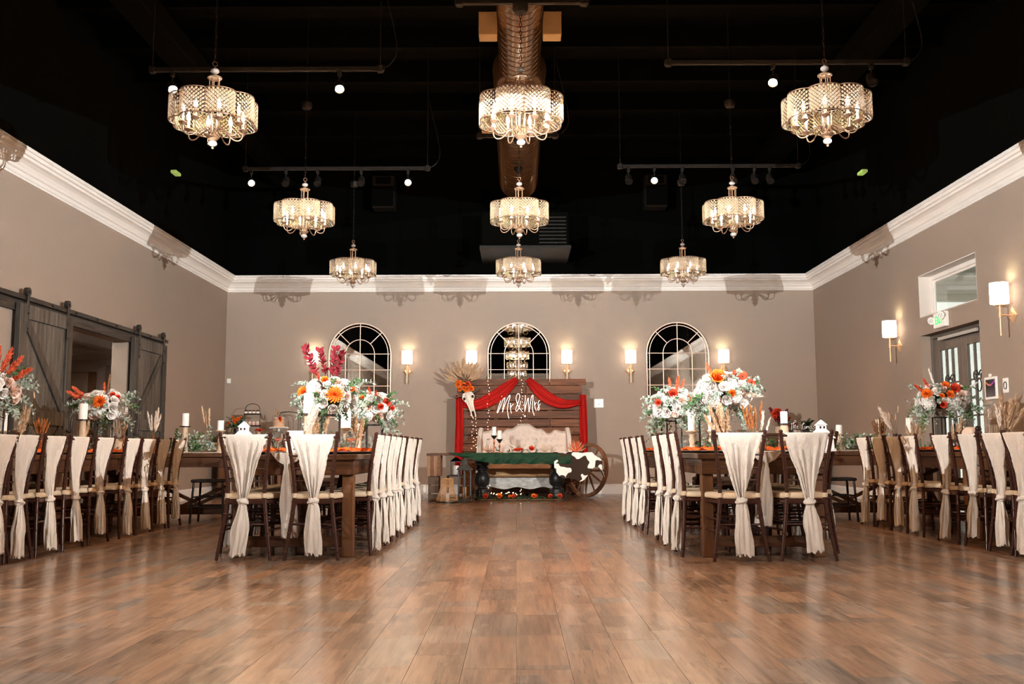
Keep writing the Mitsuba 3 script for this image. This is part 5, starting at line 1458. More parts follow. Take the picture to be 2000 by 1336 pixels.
def drape(name, path, w, th, label, seed, folds=4, gather=None):
    rng = np.random.default_rng(seed)
    t = thing(name, label, 'drape', 'red drapes on the backdrop')
    p = curve(path, 8); n = 44; a = np.arange(n) * 2 * PI / n
    tg = np.gradient(p, axis=0); tg /= np.linalg.norm(tg, axis=1, keepdims=True)
    rings = []
    for i, (c, d) in enumerate(zip(p, tg)):
        s = i / (len(p) - 1)
        side = np.cross(d, [0, 1.0, 0]); side /= np.linalg.norm(side)
        ww = w(s) if callable(w) else w
        u = np.cos(a)
        pl = th * .55 * (np.sin(folds * 2.2 * u + seed + 1.5 * s) + .5 * np.sin(folds * 3.7 * u - 2 * s))
        y = -th * np.abs(np.sin(a)) ** .7 * np.sign(np.sin(a)) + pl * (np.sin(a) > 0)
        rings.append(c + side[None] * (ww * u)[:, None] + np.array([0, 1.0, 0])[None] * (-np.abs(y))[:, None] * (np.sin(a) > 0)[:, None])
    m = MB(); m.loft(rings); part(t, 'cloth', m.ply(RED, True))
    return t
drape('red_drape', [(-1.02, YB0 - .02, 1.80), (-1.015, YB0 - .03, 1.3), (-1.03, YB0 - .03, .8), (-1.02, YB0 - .04, .38)], lambda s: .062 + .012 * math.sin(3 * s), .05, 'red chiffon drape hanging down the left edge of the plank backdrop', 1)
drape('red_drape', [(1.215, YB0 - .02, 1.80), (1.22, YB0 - .03, 1.3), (1.225, YB0 - .03, .8), (1.20, YB0 - .04, .30)], lambda s: .060 + .012 * math.sin(3 * s), .05, 'red chiffon drape hanging down the right edge of the plank backdrop', 2)
drape('red_swag', [(.02, YB0 - .03, 2.085), (-.16, YB0 - .04, 1.93), (-.42, YB0 - .05, 1.735), (-.70, YB0 - .05, 1.62), (-.95, YB0 - .03, 1.63)], lambda s: .055 + .065 * math.sin(PI * min(1, s * 1.05)), .045, 'red chiffon swag sweeping to the left across the plank backdrop', 3)
drape('red_swag', [(.22, YB0 - .03, 2.085), (.36, YB0 - .04, 1.93), (.58, YB0 - .05, 1.74), (.85, YB0 - .05, 1.635), (1.16, YB0 - .03, 1.66)], lambda s: .055 + .055 * math.sin(PI * min(1, s * 1.05)), .045, 'red chiffon swag sweeping to the right across the plank backdrop', 4)
m = MB(); m.box((.02, YB0 - .03, 2.06), (.16, .05, .07), .015); m.box((.21, YB0 - .03, 2.06), (.14, .05, .07), .015)
for nm, x in (('left', .02), ('right', .21)):
    pass

# ---- script lettering as bent tubes
def strokes(S, sc, ox, oz, x0, y, z0, r):
    m = MB()
    for st in S:
        p = curve([(x0 + (a - ox) * sc, y, z0 - (b - oz) * sc) for a, b in st], 7)
        m.tube(p, r, 7)
    return m
NEON = [
    [(340, 240), (370, 300), (350, 420), (290, 600), (235, 760), (195, 890), (215, 912), (250, 850), (330, 650), (410, 450), (455, 365), (478, 385), (460, 500), (410, 720), (390, 890), (420, 800), (470, 640), (560, 430), (640, 300), (668, 300), (650, 390), (600, 570), (572, 760), (580, 950), (620, 1120)],
    [(680, 565), (680, 700), (690, 860), (715, 935)], [(682, 740), (720, 670), (790, 605)],
    [(1042, 490), (1020, 620), (975, 760), (905, 855), (870, 830), (880, 740), (945, 580), (1000, 400), (1005, 270), (960, 225), (900, 290), (885, 420), (920, 570), (985, 720), (1080, 850)],
    [(1215, 290), (1205, 500), (1195, 700), (1190, 870), (1215, 760), (1260, 560), (1310, 395), (1330, 440), (1330, 650), (1350, 890), (1375, 720), (1415, 450), (1465, 290), (1500, 300), (1485, 450), (1465, 620), (1475, 830), (1535, 1015)],
    [(1535, 500), (1550, 640), (1570, 750), (1610, 845)], [(1552, 640), (1590, 570), (1620, 535)],
    [(1740, 475), (1690, 520), (1680, 620), (1715, 720), (1715, 800), (1680, 825), (1660, 790), (1690, 690), (1755, 600)],
]
NEONM = mat('neon_tube', type='twosided', bsdf={'type': 'diffuse', 'reflectance': rgb(.8, .75, .65)})
t = thing('neon_sign', 'glowing warm white script sign reading Mr & Mrs on the plank backdrop', 'sign')
sc_ = .00910 / 18.18
mm = strokes(NEON, sc_, 180, 1120, -.345, YB0 - .055, 1.375, .0062)
# keep it on the measured place: letters span about 0.80 m
part(t, 'tube_lettering', lamp(mm.ply(NEONM, True), (2.6, 2.15, 1.65), .4))
m = MB()
for x in (-.10, .05, .22, .40):
    m.tube([(x, YB0 - .055, 1.62), (x, YB0, 1.62)], .004, 5)
part(t, 'standoff', m.ply(IRON))
m = MB(); m.tube([(-.09, YB0 - .02, 1.74), (-.085, YB0 - .01, 1.90), (-.09, YB0 - .01, 2.0)], .003, 5); part(t, 'wire', m.ply(IRON))
m = MB(); m.ball((.165, YB0 - .03, 1.415), (.022, .012, .020), 10); single('white_rosette', m.ply(WHITEWARE, True), 'small white rosette below the script sign', 'ornament')

# ---- string lights
FAIRY = diffuse('fairy_bulb', (.8, .7, .5))
def fairy(pts, n, label, seed, jit=.02, glowc=(7, 4.6, 2.4)):
    rng = np.random.default_rng(seed); p = curve(pts, 12)
    t = thing('string_lights', label, 'string lights', 'warm string lights')
    m = MB(); m.tube(p, .0018, 4); part(t, 'wire', m.ply(IRON))
    s = np.concatenate([[0], np.cumsum(np.linalg.norm(np.diff(p, axis=0), axis=1))])
    for k in range(n):
        q = (k + .5) / n * s[-1]
        c = np.array([np.interp(q, s, p[:, j]) for j in range(3)]) + np.array([rng.uniform(-jit, jit), -.006, rng.uniform(-jit, jit) * .4])
        m = MB(); m.ball(c, (.0065, .0065, .0085), 6); part(t, 'bulb', lamp(m.ply(FAIRY, True), glowc, .02))
yl = YB0 - .022
fairy([(-.49, yl, 2.13), (-.49, yl - .06, 1.8), (-.495, yl - .06, 1.6), (-.50, yl, 1.35), (-.51, yl, 1.15)], 17, 'warm string lights hanging left of the script sign', 1)
fairy([(.115, yl, 2.10), (.12, yl, 1.85), (.12, yl, 1.6), (.11, yl, 1.4), (.05, yl, 1.25)], 15, 'warm string lights hanging down the middle through the script sign', 2)
fairy([(-.80, yl, 1.47), (-.77, yl, 1.3), (-.79, yl, 1.1), (-.76, yl, .95), (-.78, yl, .80)], 11, 'warm string lights on the planks under the skull, left strand', 3)
fairy([(-.75, yl, 1.40), (-.73, yl, 1.25), (-.72, yl, 1.05), (-.74, yl, .90), (-.72, yl, .82)], 9, 'warm string lights on the planks under the skull, right strand', 4)

# ---- cow skull with flowers and pampas
SY = YB0 - .12
t = thing('cow_skull', 'bleached cow skull with dark horns on the upper left of the plank backdrop', 'skull')
RS = roty(math.radians(-17))
def SK(q): return np.asarray(q) @ RS.T + np.array([-.86, SY, 1.78])
def skull():
    m = MB(); n = 30; a = np.arange(n) * 2 * PI / n; rings = []
    for z, w, d, y in ((.075, .03, .02, .02), (.06, .085, .045, .01), (.02, .105, .06, .0), (-.03, .118, .065, 0), (-.07, .098, .06, 0), (-.12, .070, .055, 0), (-.18, .056, .048, 0), (-.24, .050, .042, .005), (-.29, .046, .03, .01)):
        u = np.cos(a)
        rings.append(np.stack([w * u, y - d * np.maximum(np.sin(a), -.5) - .012 * np.cos(2.0 * PI * u) * (np.sin(a) > 0), np.full(n, z)], 1))
    m.loft(rings)
    v, f = m.get()
    for s in (-1, 1):  # eye sockets pressed in
        q = np.array([s * .082, -.045, -.035]); g = np.exp(-((v - q) ** 2).sum(1) / .0006)
        v = v + g[:, None] * np.array([-s * .012, .045, 0])
    return v, f
v, f = skull(); part(t, 'cranium', MB().add(SK(v), f).ply(BONE, True))
for s in (-1, 1):
    m = MB(); m.tube(SK(curve([(s * .030, -.03, -.27), (s * .034, -.032, -.33), (s * .030, -.028, -.385), (s * .020, -.02, -.40)], 4)), .012, 8); part(t, 'nasal_bone', m.ply(BONE, True))
    p = curve([(s * .08, 0, .02), (s * .15, -.01, .04), (s * .215, -.03, .035), (s * .25, -.05, .075)], 5)
    m = MB(); m.tube(SK(p), np.linspace(.030, .006, len(p)), 9); part(t, 'horn', m.ply(plain('horn_dark', (0.05, 0.035, 0.025), 0.35), True), 'dark curved horn')
    m = MB(); m.ball(SK((s * .078, -.038, -.035)), (.022, .012, .026), 8); part(t, 'eye_socket', m.ply(P_DARK, True))
t = thing('skull_flowers', 'orange and white flower cluster on top of the cow skull', 'flower cluster')
rng = np.random.default_rng(6)
for k in range(17):
    x, z = rng.uniform(-1.06, -.80), rng.uniform(1.86, 2.03)
    nm, kd, mt = (('orange_rose', 'rose', P_ORANGE), ('orange_dahlia', 'dahlia', P_ORANGE), ('red_flower', 'rose', P_RED), ('white_rose', 'rose', P_WHITE), ('leaf_sprig', 'sprig3', L_DEEP), ('burgundy_branch', 'redbranch', P_BURG))[(0, 1, 2, 0, 3, 4, 0, 2, 5, 0, 1, 3, 0, 4, 2, 0, 1)[k]]
    d = np.array([rng.uniform(-.7, .7), -1, rng.uniform(-.2, .7)])
    part(t, nm, sh(kd, mt), None, m4(align(d), (x, SY - rng.uniform(-.02, .03), z), rng.uniform(.8, 1.1) * (.4 if kd in ('redbranch', 'sprig3') else 1.1)))
m = MB(); m.box((-.93, SY + .05, 1.93), (.22, .08, .16), .03); part(t, 'foam', m.ply(L_DEEP))
t = thing('pampas_spray', 'fan of tan pampas plumes rising above the cow skull', 'pampas grass')
m = MB()
for k in range(26):
    a = math.radians(-62 + 118 * k / 25 + rng.uniform(-5, 5)); d = np.array([math.sin(a), -.12 + rng.uniform(-.12, .12), math.cos(a)])
    b = np.array([-.93, SY + .02, 1.97]); L = rng.uniform(.12, .24) * (1 - .15 * abs(math.sin(a)))
    m.tube([b, b + d * L], .0016, 4, False)
    part(t, 'plume', sh('feather2', PAMPAS), None, m4(align(d + np.array([.25 * math.sin(a), 0, -.05])) @ rotz(rng.uniform(0, 6)), b + d * L, rng.uniform(.72, .98)))
part(t, 'stems', m.ply(STEM))

# ================================================================ settee
t = thing('settee', 'cream tufted settee with camel back behind the head table', 'settee')
SX, SYB = .145, 17.42
def back_top(x):
    u = abs(x) / .72
    return 1.262 - .09 * SMn(.08, .34, u) - .075 * SMn(.40, .58, u) + .055 * SMn(.62, .74, u) - .022 * SMn(.78, .95, u)
def SMn(a, b, x):
    t = min(1, max(0, (x - a) / (b - a))); return t * t * (3 - 2 * t)
BTN = [(x, z) for j, z in enumerate((.62, .74, .86, .98, 1.09)) for x in (np.arange(-6, 7) * .11 + (.055 if j % 2 else 0)) if abs(x) < .69 and z < back_top(x) - .055]
xs = np.linspace(-.74, .74, 120); us = np.linspace(0, 1, 46)
P = np.zeros((120, 46, 3))
bt = np.array(BTN)
for i, x in enumerate(xs):
    z = .45 + (back_top(x) - .45) * us
    dd = np.sqrt((x - bt[:, 0]) ** 2 + (z[:, None] - bt[:, 1]) ** 2).min(1)
    y = -.042 * (1 - np.exp(-(dd / .030) ** 1.0)) * 1.35 - .012 * np.sin(PI * us) - .0 
    edge = np.minimum(1, (1 - us) / .05)
    P[i] = np.stack([np.full(46, SX + x), SYB + y * edge + .03 * (1 - edge), z], 1)
m = MB(); m.sheet(P, .012); part(t, 'tufted_back', m.ply(CREAM, True))
m = MB(); o = [(x, back_top(x) - .006) for x in xs]
m.loft([[(SX + x, y, .42) for x in xs] + [(SX + x, y, z) for x, z in o[::-1]] for y in (SYB + .012, SYB + .10)]); part(t, 'back_frame', m.ply(CREAM))
for x, z in BTN:
    m = MB(); m.ball((SX + x, SYB - .012, z), (.014, .009, .014), 8); part(t, 'button', m.ply(CREAM2, True))
for s in (-1, 1):
    n = 20; rings = []
    for q, z0, zt in ((0, .42, 1.20), (.10, .42, 1.20), (.24, .42, 1.05), (.34, .42, .80), (.40, .42, .72)):
        c = np.array([SX + s * (.745 + .05 * q / .4), SYB + .06 - q, 0]); h = .035
        rings.append(np.array([(c[0] - h, c[1], z0), (c[0] + h, c[1], z0), (c[0] + h, c[1], zt - .02), (c[0] + h * .5, c[1], zt), (c[0] - h * .5, c[1], zt), (c[0] - h, c[1], zt - .02)]))
    m = MB(); m.loft(rings); part(t, 'wing', m.ply(CREAM, 40))
m = MB(); m.span((SX - .72, SYB - .60, .36), (SX + .72, SYB - .02, .50), .03); part(t, 'seat', m.ply(plain('seat_tan', (0.50, 0.27, 0.12), 0.5)), 'tan seat cushion')
m = MB(); m.span((SX - .74, SYB - .58, .24), (SX + .74, SYB + .08, .37), .01); part(t, 'seat_rail', m.ply(PALLET2))
for x in (-.68, .68):
    for y in (-.54, .04):
        m = MB(); m.lathe([(0, 0), (.016, 0), (.024, .24), (0, .24)], 10, (SX + x, SYB + y, 0)); part(t, 'leg', m.ply(PALLET2, 40))
u = np.linspace(-1, 1, 60); v = np.linspace(0, 1, 12)
P = np.array([[(SX - .02 + .62 * a, SYB - .625 - .03 * b - .012 * math.sin(17 * a + 2 * b), .345 - .17 * b - .018 * b * math.sin(9 * a)) for b in v] for a in u])
def fur_fn(p, n, uv): return MX((0.28, 0.25, 0.22), (0.72, 0.69, 0.65), FB(p.x * 16, p.y * 16, p.z * 30, 4))
m = MB(); m.sheet(P, .012); single('fur_throw', m.ply(diffuse('grey_fur', mikit.proc(fur_fn)), True), 'grey white fur throw hanging below the settee seat', 'throw')

# ================================================================ head table
t = thing('head_table', 'dark plank head table on carved black pedestals in front of the settee', 'table')
TZ, TY0, TY1 = .76, 15.75, 16.75
e = np.linspace(TY0, TY1, 6)
for k in range(5):
    m = MB(); m.span((-1.41, e[k] + .001, TZ - .035), (1.20, e[k + 1] - .001, TZ), .004); part(t, 'top_plank', m.ply(PALLET2))
PED = [(0, 0), (.125, 0), (.125, .07), (.115, .075), (.11, .10), (.12, .11), (.12, .17), (.105, .18), (.07, .20), (.065, .215), (.11, .25), (.128, .31), (.128, .36), (.115, .42), (.075, .455), (.07, .47), (.105, .485), (.112, .51), (.10, .53), (.085, .545), (.115, .57), (.12, .60), (.12, .665), (.10, .69), (.15, .72), (.15, .725), (0, .725)]
for x, y in ((-.555, 16.38), (.665, 16.38)):
    m = MB(); m.lathe(PED, 22, (x, y, 0)); part(t, 'pedestal', m.ply(IRON, 40), 'carved black pedestal')
# wooden crates that stand under the left end
t = thing('wooden_crate', 'upper wooden crate with vertical slats under the left end of the head table', 'crate', 'wooden crates')
cx0, cx1, cy0, cy1 = -1.405, -1.19, 15.78, 16.2
for k in range(4):
    w = (cx1 - cx0) / 4; m = MB(); m.span((cx0 + k * w + .003, cy0, .40), (cx0 + (k + 1) * w - .003, cy0 + .014, .722), .003); part(t, 'slat', m.ply(CRATE if k % 2 == 0 else PALLET))
for x in (cx0, cx1 - .012):
    for k in range(4):
        w = (cy1 - cy0 - .03) / 4; m = MB(); m.span((x, cy0 + .016 + k * w, .40), (x + .012, cy0 + .010 + (k + 1) * w, .722), .003); part(t, 'slat', m.ply(CRATE))
m = MB(); m.span((cx0 + .012, cy0 + .014, .40), (cx1 - .012, cy1 - .02, .412)); part(t, 'bottom', m.ply(CRATE2))
t = thing('wooden_crate', 'lower dark wooden crate standing on the floor under the slatted crate', 'crate', 'wooden crates')
for k in range(3):
    h = .395 / 3; m = MB(); m.span((cx0 + .02, cy0 + .01, .002 + k * h), (cx1 - .03, cy0 + .025, (k + 1) * h - .004), .003); part(t, 'slat', m.ply(CRATE2))
    for x in (cx0 + .02, cx1 - .045):
        m = MB(); m.span((x, cy0 + .026, .002 + k * h), (x + .014, cy1 - .03, (k + 1) * h - .004), .003); part(t, 'slat', m.ply(CRATE2))
m = MB(); m.span((cx0 + .034, cy0 + .025, .384), (cx1 - .045, cy1 - .03, .396)); part(t, 'top', m.ply(CRATE2))
t = thing('shelf_crate', 'dark crate shelf with a lantern on it beside the slatted crates', 'crate')
sx0, sx1, sy0 = -1.12, -.83, 16.15
for x in (sx0, sx1 - .018):
    m = MB(); m.span((x, sy0, 0), (x + .018, sy0 + .34, .40), .003); part(t, 'side', m.ply(CRATE2))
for z in (.03, .385):
    m = MB(); m.span((sx0 + .018, sy0, z), (sx1 - .018, sy0 + .34, z + .015), .002); part(t, 'board', m.ply(CRATE2))
# green velvet runner
u = np.linspace(-1, 1, 90); rows_ = []
for s in np.linspace(0, 1, 40):
    row = []
    for a in u:
        x = -.10 + .965 * a
        drop = .17 * (1 - max(0, (-a - .25) / .75) ** 1.2) + .006 * math.sin(21 * a)
        if s < .45:
            y, z = 16.55 - (16.55 - TY0) * s / .45, TZ + .004 + .002 * math.sin(17 * a)
        else:
            q = (s - .45) / .55
            y = TY0 - .012 - .018 * q * (1 + math.sin(26 * a + 5 * q + 2 * math.sin(4 * a))) - .012 * math.sin(PI * q)
            z = TZ + .002 - drop * q
        row.append((x, y, z))
    rows_.append(row)
m = MB(); m.sheet(rows_, .004); single('velvet_runner', m.ply(VELVET, True), 'deep green velvet runner draped over the front of the head table', 'table runner')
# cowhide
def hide_fn(p, n, uv):
    k = FB(p.x * 8.2 + 3.1, p.z * 8.0 + p.y * 4.0 + 5.2, 0.7, 2)
    return MX((0.80, 0.77, 0.72), (0.030, 0.016, 0.010), SM(.535, .555, k))
HIDE = plain('cowhide', mikit.proc(hide_fn), 0.75, 0.2)
def hide_edge(a): return 1 + .10 * math.sin(3 * a + 1) + .07 * math.sin(5 * a)
rows_ = []
for s in np.linspace(0, 1, 46):
    row = []
    for a in np.linspace(0, 1, 50):
        # a along the table, s from the back over the front edge and down
        x = .60 + a * (.84 + .05 * math.sin(5 * s))
        ln = .25 + (.40 + .18 * math.sin(PI * min(1, a * 1.25)) * (1 - .5 * a) + .05 * math.sin(11 * a)) * max(0, s - .0)
        d = s * (1.0)
        top = .55
        L = d * (top + .14 + .30 * math.sin(PI * min(1, .12 + a * .95)) + .035 * math.sin(14 * a))
        if L < top:
            y, z = TY0 + top - L, TZ + .010 + .003 * math.sin(9 * a)
        else:
            y, z = TY0 - .02 - .02 * math.sin(10 * a) * (L - top) / .4, TZ + .004 - (L - top)
        over = max(0, x - 1.205)
        z -= over * 1.4 * (1 if L < top else .4); x = min(x, 1.205 + over * .75)
        row.append((x, y, z))
    rows_.append(row)
m = MB(); m.sheet(rows_, .005); single('cowhide', m.ply(HIDE, True), 'brown and white cowhide draped over the right end of the head table', 'cowhide')
# wagon wheel leaning at the right
t = thing('wagon_wheel', 'wooden wagon wheel leaning by the right end of the head table', 'wheel')
RW = rotz(math.radians(-48)) @ rotx(math.radians(90 - 8))
WC = np.array([1.22, 17.05, .463]); a = np.linspace(0, 2 * PI, 49)
WOODW = plain('wheel_wood', wood_fn((0.05, 0.02, 0.01), (0.20, 0.09, 0.045), 'z'), 0.5)
rings = []
for q in a[:-1]:
    r0, r1, h = .405, .46, .024
    rings.append(np.array([(r0 * math.cos(q), r0 * math.sin(q), -h), (r1 * math.cos(q), r1 * math.sin(q), -h), (r1 * math.cos(q), r1 * math.sin(q), h), (r0 * math.cos(q), r0 * math.sin(q), h)]) @ RW.T + WC)
m = MB(); m.loft(rings, False, True); part(t, 'rim', m.ply(WOODW))
for k in range(12):
    q = 2 * PI * k / 12; d = np.array([math.cos(q), math.sin(q), 0])
    m = MB(); m.tube(np.array([d * .05, d * .2, d * .41]) @ RW.T + WC, [.016, .020, .013], 8); part(t, 'spoke', m.ply(WOODW, True))
m = MB(); m.lathe([(0, -.07), (.04, -.07), (.062, -.03), (.062, .03), (.04, .07), (0, .07)], 18, WC, RW); part(t, 'hub', m.ply(WOODW, 40))

# ---- what stands on the head table
def tcandle(x, y, zc, label):
    k = thing('taper_holder', 'copper candlestick with black cup, ' + label, 'candle holder', 'copper candlesticks')
    COP = plain('copper', (0.50, 0.17, 0.08), 0.35, 0.5, metallic=0.7)
    m = MB(); m.lathe([(0, TZ + .008), (.045, TZ + .008), (.045, TZ + .014), (.010, TZ + .022), (.010, zc - .14), (.018, zc - .12), (.010, zc - .10), (.010, zc - .06), (0, zc - .06)], 16, (x, y, 0)); part(k, 'stem', m.ply(COP, 40))
    m = MB(); m.lathe([(0, zc - .06), (.012, zc - .06), (.050, zc - .006), (.050, zc), (0, zc)], 18, (x, y, 0)); part(k, 'cup', m.ply(IRON, 40))
    m = MB(); m.lathe([(0, zc), (.037, zc), (.037, zc + .135), (.03, zc + .14), (0, zc + .132)], 18, (x, y, 0)); c = thing('pillar_candle', 'white candle on the copper candlestick, ' + label, 'candle', 'white pillar candles'); part(c, 'wax', m.ply(CANDLE, 40))
    m = MB(); m.tube([(x, y, zc + .13), (x, y, zc + .15)], .0018, 5); part(c, 'wick', m.ply(IRON))
tcandle(-.355, 16.25, 1.045, 'taller one on the head table')
tcandle(-.265, 16.20, .985, 'shorter one on the head table')
t = thing('antler', 'pale deer antler lying on the head table', 'antler')
m = MB()
for s, x in ((-1, .02), (1, .12)):
    p = curve([(x, 16.2, TZ + .03), (x + s * .05, 16.2, .86), (x + s * .13, 16.18, .90), (x + s * .20, 16.15, .97)], 6); m.tube(p, np.linspace(.013, .004, len(p)), 7)
    for q, dz in ((6, .07), (11, .08), (15, .06)):
        b = p[q]; m.tube(curve([b, b + np.array([s * .012, -.01, dz * .6]), b + np.array([s * .035, -.015, dz])], 4), .005, 6)
part(t, 'tine', m.ply(BONE, True))
for x, lab in ((-.46, 'left'), (.33, 'right')):
    single('champagne_flute', MB().lathe([(0, 0), (.032, 0), (.032, .003), (.005, .008), (.0045, .085), (.014, .10), (.026, .15), (.022, .225), (.0205, .225), (.024, .15), (.012, .104), (0, .10)], 16).ply(GLASS, True), f'champagne flute at the {lab} of the head table', 'glass', 'champagne flutes', at(x, 16.4, TZ + .006))
t = thing('head_table_flowers', 'low red flowers and greenery along the middle of the head table', 'flower arrangement')
rng = np.random.default_rng(9)
for x, kd, mt, s in ((.005, 'rose', P_RED, .8), (.05, 'dahlia', P_RED, .5), (.245, 'rose', P_RED, 1.15), (.09, 'rose', P_RED, .55), (-.02, 'rose', P_RED, .55)):
    part(t, 'red_flower', sh(kd, mt), None, m4(align((rng.uniform(-.3, .3), -1, .7)), (x, 15.84, TZ + .035 + rng.uniform(0, .02)), s))
for k in range(16):
    d = np.array([rng.uniform(-1, 1), rng.uniform(-1, .2), rng.uniform(.1, .7)])
    part(t, 'leaf_sprig', sh('sprig', L_DEEP if k % 2 else L_SAGE), None, m4(align(d), (rng.uniform(-.35, .35), 15.93, TZ + .016), rng.uniform(.35, .5)))
for lab, x in (('left', -.44), ('right', .46)):
    t = thing('dried_fern', f'golden dried fern fan on the {lab} of the head table', 'dried fern', 'golden dried ferns')
    for k in range(7):
        a_ = -1.1 + 2.2 * k / 6; d = np.array([math.sin(a_), -.35, .35 + .5 * math.cos(a_)])
        part(t, 'frond', sh('grass', GRASS_R if lab == 'left' else PAMPAS), None, m4(align(d), (x, 15.95, TZ + .012), .62))
t = thing('orange_succulent', 'spiky orange red dried flower on the cowhide at the right end', 'dried flower')
for k in range(34):
    a_ = 2.4 * k; el = .25 + 1.1 * k / 34; d = np.array([math.cos(a_) * math.cos(el), math.sin(a_) * math.cos(el) * .5, math.sin(el)])
    m = MB(); b = np.array([.96, 16.0, TZ + .02]); m.tube([b, b + d * .10, b + d * .17 + np.array([0, 0, .02])], [.007, .009, .002], 5); part(t, 'spike', m.ply(P_CORAL if k % 3 else PAMPAS, True))

# ---- lanterns, rattan lamp, floor flowers
t = thing('metal_lantern', 'tall dark weathered metal lantern on the floor left of the pedestal', 'lantern')
LC_ = np.array([-.80, 15.62, 0]); OLD = plain('weathered_iron', mikit.proc(lambda p, n, uv: MX((0.010, 0.011, 0.010), (0.060, 0.064, 0.060), FB(p.x * 40, p.y * 40, p.z * 40))), 0.55)
def hexr(r, z): return np.array([(r * math.cos(PI / 3 * k + PI / 6), r * math.sin(PI / 3 * k + PI / 6), z) for k in range(6)]) + LC_
m = MB(); m.loft([hexr(.135, 0), hexr(.135, .03), hexr(.115, .045), hexr(.115, .06)]); part(t, 'base', m.ply(OLD))
m = MB(); m.loft([hexr(.145, .50), hexr(.145, .515), hexr(.055, .59), hexr(.05, .61)]); m.loft([hexr(.05, .61), hexr(.05, .65), hexr(.06, .655), hexr(.01, .69)]); part(t, 'roof', m.ply(OLD))
for k in range(6):
    p = hexr(.108, 0)[k]; m = MB(); m.box((p[0], p[1], .28), (.022, .022, .44), .003); part(t, 'post', m.ply(OLD))
    q, q2 = hexr(.102, 0)[k], hexr(.102, 0)[(k + 1) % 6]
    m = MB(); m.add([(q[0], q[1], .06), (q2[0], q2[1], .06), (q2[0], q2[1], .50), (q[0], q[1], .50)], [[0, 1, 2, 3]]); part(t, 'pane', m.ply(PANE))
m = MB(); m.lathe([(0, .062), (.028, .062), (.028, .24), (0, .24)], 14, LC_); single('lantern_candle', m.ply(plain('amber_wax', (0.62, 0.30, 0.11), 0.5), 40), 'orange candle inside the tall dark floor lantern', 'candle')
t = thing('rattan_lantern', 'flared rattan lantern on the floor beside the crates', 'lantern')
RC_ = np.array([-1.07, 15.55, 0]); RATT = plain('rattan', (0.42, 0.22, 0.09), 0.5)
m = MB()
for k in range(40):
    a_ = 2 * PI * k / 40
    p = [(.095 * math.cos(a_), .095 * math.sin(a_), .37), (.098 * math.cos(a_), .098 * math.sin(a_), .27), (.125 * math.cos(a_), .125 * math.sin(a_), .15), (.165 * math.cos(a_), .165 * math.sin(a_), .06), (.16 * math.cos(a_), .16 * math.sin(a_), .03)]
    m.tube(curve(np.array(p), 3) + RC_, .004, 5)
part(t, 'ribs', m.ply(RATT, True), kind='stuff')
for r, z in ((.097, .37), (.097, .26), (.165, .06), (.12, .02)):
    q = np.linspace(0, 2 * PI, 33); m = MB(); m.tube(np.stack([r * np.cos(q), r * np.sin(q), np.full(33, z)], 1) + RC_, .006, 6, False); part(t, 'hoop', m.ply(RATT, True))
q = np.linspace(0, PI, 15); m = MB(); m.tube(np.stack([.10 * np.cos(q), 0 * q - .09 * np.sin(q), .37 - .12 * np.sin(q)], 1) + RC_, .004, 5); part(t, 'rope_handle', m.ply(RATT, True))
m = MB(); m.lathe([(0, .0), (.16, .0), (.16, .02), (0, .02)], 24, RC_); part(t, 'base', m.ply(IRON, 40))
m = MB(); m.lathe([(0, .021), (.035, .021), (.035, .15), (0, .15)], 14, RC_); single('lantern_candle', m.ply(CANDLE, 40), 'cream candle inside the rattan lantern', 'candle')
t = thing('wire_lantern', 'black wire lantern on the crate shelf behind the rattan lantern', 'lantern')
WL = np.array([-.975, 16.3, .401]); m = MB(); m.span(WL + [-.09, -.09, 0], WL + [.09, .09, .012], .003); part(t, 'base', m.ply(IRON))
for sx in (-1, 1):
    for sy in (-1, 1):
        m = MB(); m.span(WL + [sx * .082 - .005, sy * .082 - .005, .012], WL + [sx * .082 + .005, sy * .082 + .005, .22]); part(t, 'post', m.ply(IRON))
m = MB(); m.loft([[tuple(WL + np.array([sx * r, sy * r, z])) for sx, sy in ((-1, -1), (1, -1), (1, 1), (-1, 1))] for r, z in ((.095, .22), (.095, .228), (.02, .29))]); part(t, 'roof', m.ply(IRON))
m = MB(); m.lathe([(0, .0125), (.046, .0125), (.046, .155), (.04, .16), (0, .155)], 18, WL); single('lantern_candle', m.ply(CANDLE, 40), 'white candle in the black wire lantern on the crate shelf', 'candle')
t = thing('floor_garland', 'dark leafy garland with red roses on the floor under the head table', 'garland')
rng = np.random.default_rng(12)
for k in range(34):
    x = -.60 + 1.33 * k / 33
    d = np.array([rng.uniform(-1, 1), rng.uniform(-1, .3), rng.uniform(.15, .8)])
    part(t, 'leaf_sprig', sh(('sprig', 'sprig3')[k % 2], L_DEEP if k % 3 else L_GREEN), None, m4(align(d), (x, 16.06 + rng.uniform(-.05, .05), .03), rng.uniform(.4, .6)))
m = MB(); m.tube([(-.62, 16.06, .02), (.1, 16.06, .018), (.75, 16.06, .02)], .012, 6); part(t, 'vine', m.ply(STEM))
for x, mt, s in ((-.49, P_RED, 1.0), (-.26, P_ORANGE, 1.1), (-.04, P_RED, .8), (-.10, P_ORANGE, .6), (.28, P_ORANGE, .95), (.32, P_RED, .7), (.55, P_RED, .85), (.70, P_RED, 1.0)):
    part(t, 'rose', sh('rose', mt), None, m4(align((rng.uniform(-.3, .3), -1, .5)), (x, 16.0, .07), s))
fairy([(-.45, 16.5, .24), (-.44, 16.45, .12), (-.30, 16.3, .10), (-.1, 16.3, .13), (.05, 16.3, .09), (.12, 16.35, .17)], 26, 'warm string lights low under the head table', 5, .03, (9, 5.5, 2.6))

